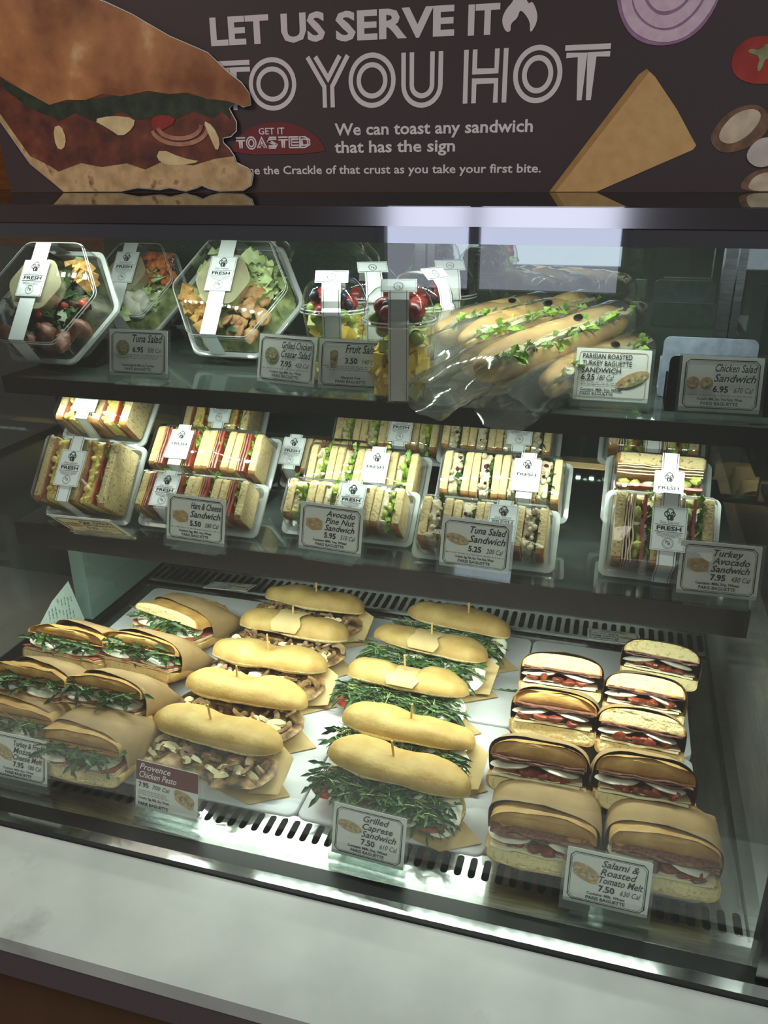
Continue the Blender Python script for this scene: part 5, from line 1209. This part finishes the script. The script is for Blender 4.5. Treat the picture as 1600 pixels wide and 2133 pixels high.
BAG = mat('baguette_crust', (196, 150, 86), (220, 186, 122), 24, .5, bump=.2, bscale=120, c3=(236, 212, 160))
def baguette(p0, p1, r, label, seed, bag_end=.12, twist=0):
    p0, p1 = Vector(p0), Vector(p1); d = (p1 - p0); L = d.length; ang = math.atan2(d.y, d.x); pit = math.atan2(d.z, math.hypot(d.x, d.y))
    t = thing('bagged_baguette', p0, label, 'baguette sandwich', 'bagged baguette sandwiches', (0, -pit, ang)); rnd = random.Random(seed)
    mb = MB(Matrix.Translation((L / 2, 0, .002)) @ Matrix.Rotation(R(48 + twist), 4, 'X')); bun(mb, L, r * .98, r * .95, r * .2, n=26, k=18, seed=seed, amp=.0012); mb.build('top_half', [BAG, CRUMB], t)
    mb = MB(Matrix.Translation((L / 2, .0, -.003)) @ Matrix.Rotation(R(30 + twist), 4, 'X')); bun(mb, L * .99, r * .98, r * .2, r * .8, n=26, k=18, seed=seed + 3, amp=.0012); mb.build('bottom_half', [BAG, CRUMB], t)
    F = Matrix.Translation((L / 2, 0, 0)) @ Matrix.Rotation(R(39 + twist), 4, 'X')
    mb = MB(F); mb.slab(-L * .45, L * .45, -r * .4, r * .98, -.002, .005, .005, 50, seed, 36, 4); mb.slab(-L * .40, L * .42, -r * .2, r * .92, .004, .003, .006, 60, seed + 2, 36, 4); mb.build('turkey_slices', mat('sliced_turkey', (222, 206, 176), (240, 230, 208), 60, .5), t)
    mb = MB(F)
    for i in range(34): leaf(mb, (rnd.uniform(-L * .45, L * .45), r * rnd.uniform(.80, 1.0), rnd.uniform(-.006, -.001)), (rnd.uniform(-1, 1), .2, rnd.uniform(-.3, .4)), .02, .012, rnd, 0, False)
    mb.build('lettuce', LETT, t, False)
    mb = MB(Matrix.Translation((L * .40, r * .25, r * .98)) @ Matrix.Rotation(R(25), 4, 'Z')); mb.blob((0, 0, 0), .017, .007, .0035, n=12, k=6, amp=.3); mb.build('olive_slice', mat('dark_olive', (26, 24, 20), rough=.35), t)
    # film bag: tube around the bread, collapsing to a flat open mouth
    rs = []; N = 26; K = 34
    for i in range(K + 1):
        u = i / K; x = -.012 + (L + bag_end + .012) * u; xx = x / L
        q = max(0, min(1, (x - L * .94) / (bag_end + .02))); q0 = max(0, min(1, 1 - (x + .012) / .03))
        ry = r * 1.08 * (1 - .75 * q0) * (1 + .30 * q); rz = r * 1.08 * (1 - .75 * q0) * (1 - .30 * q)
        ring = []
        for j in range(N):
            a = 2 * PI * j / N; w_ = noise.noise(Vector((x * 26 + seed, math.cos(a) * 1.4, math.sin(a) * 1.4))) * .0022 + abs(noise.noise(Vector((x * 50, math.cos(a) * 3 + seed, math.sin(a) * 3)))) * .0034 * (1 + .8 * q)
            ring.append((x, (ry + w_ * 1.2) * math.cos(a), (rz + w_) * math.sin(a) - .012 * q * q))
        rs.append(ring)
    mb = MB(); mb.rings(rs, cap0=True, cap1=False); mb.build('film_bag', FILM, t)
    return t
baguette((-0.116, 1.330, .553), (-0.238, 1.095, .551), .0250, 'bagged baguette at the left of the pile, next to the fruit cups', 91, bag_end=.06)
baguette((-0.052, 1.330, .558), (-0.196, 1.040, .547), .0255, 'bagged baguette second from the left of the pile', 92, bag_end=.08)
baguette((0.004, 1.250, .556), (-0.160, 0.945, .534), .0270, 'bagged baguette on top of the pile with its bag mouth toward the glass', 93, bag_end=.085)
baguette((0.034, 1.270, .508), (-0.082, 1.000, .507), .0265, 'bagged baguette at the right of the pile, behind the printed card', 94, bag_end=.10, twist=5)
baguette((-0.095, 1.310, .506), (-0.205, 1.105, .506), .0245, 'bagged baguette under the left two of the pile', 95, bag_end=.05)
baguette((-0.028, 1.300, .506), (-0.150, 1.050, .506), .0245, 'bagged baguette under the topmost one of the pile', 96, bag_end=.07)

# empty risers behind the chicken salad card
def l_riser(loc, w, h, d, m, label):
    mb = MB(); th = .003
    P = rrect(-w / 2, w / 2, 0, h, .008, 4)
    mb.prism(P, 0, th); mb.box(-w / 2, w / 2, th, d, 0, th); mb.box(-w / 2, w / 2, d, d + th, 0, h * .55)
    ob = mb.build('display_riser', m, None, False); ob.location = loc; return tag(ob, label, 'riser')
l_riser((0.110, 1.098, zt), .112, .078, .05, mat('blue_grey_acrylic', (120, 130, 150), (150, 158, 176), 60, .25), 'blue-grey acrylic riser standing behind the empty black one')
l_riser((0.122, 1.030, zt), .124, .068, .05, BLACKG, 'empty black riser right behind the chicken salad card')

# ================================================================ LEFT END: SHEET OF PAPER AND LOAF
sh_ = MB(); sheet(sh_, [(-0.890, 0.905, 0.001), (-0.890, 1.100, 0.001), (-0.893, 1.078, 0.090), (-0.893, 1.030, 0.075)], .0005, wob=.0)
po_ = sh_.build('printed_sheet', mat('pale_green_paper', (196, 214, 206), rough=.7)); tag(po_, 'pale printed sheet of paper leaning at the left end of the case', 'paper')
mb = MB(); rnd = random.Random(4)
for i in range(16):
    y = .945 + i * .0085; zmx = min(.070, (y - .915) * .62)
    z = .006
    while z < zmx:
        l = rnd.uniform(.002, .007)
        if rnd.random() < .6: mb.add([(-.8885, y, z), (-.8885, y + .0016, z), (-.8888, y + .0016, z + l), (-.8888, y, z + l)], [(0, 1, 2, 3)])
        z += l + .002
mb.build('print', INKG, po_, False)

# stray leaf on the boards
mb = MB(); leaf(mb, (-0.012, 0, 0.001), (1, .12, 0), .040, .010, random.Random(3), 0, True)
mb.v = [(x, y, max(.0003, min(.004, abs(z)))) for x, y, z in mb.v]
lf = mb.build('arugula_leaf', [LEAF, STEM], None, False); lf.location = (-0.118, 1.083, 0.0)
tag(lf, 'single arugula leaf lying on the white board right of the arugula rolls', 'leaf')
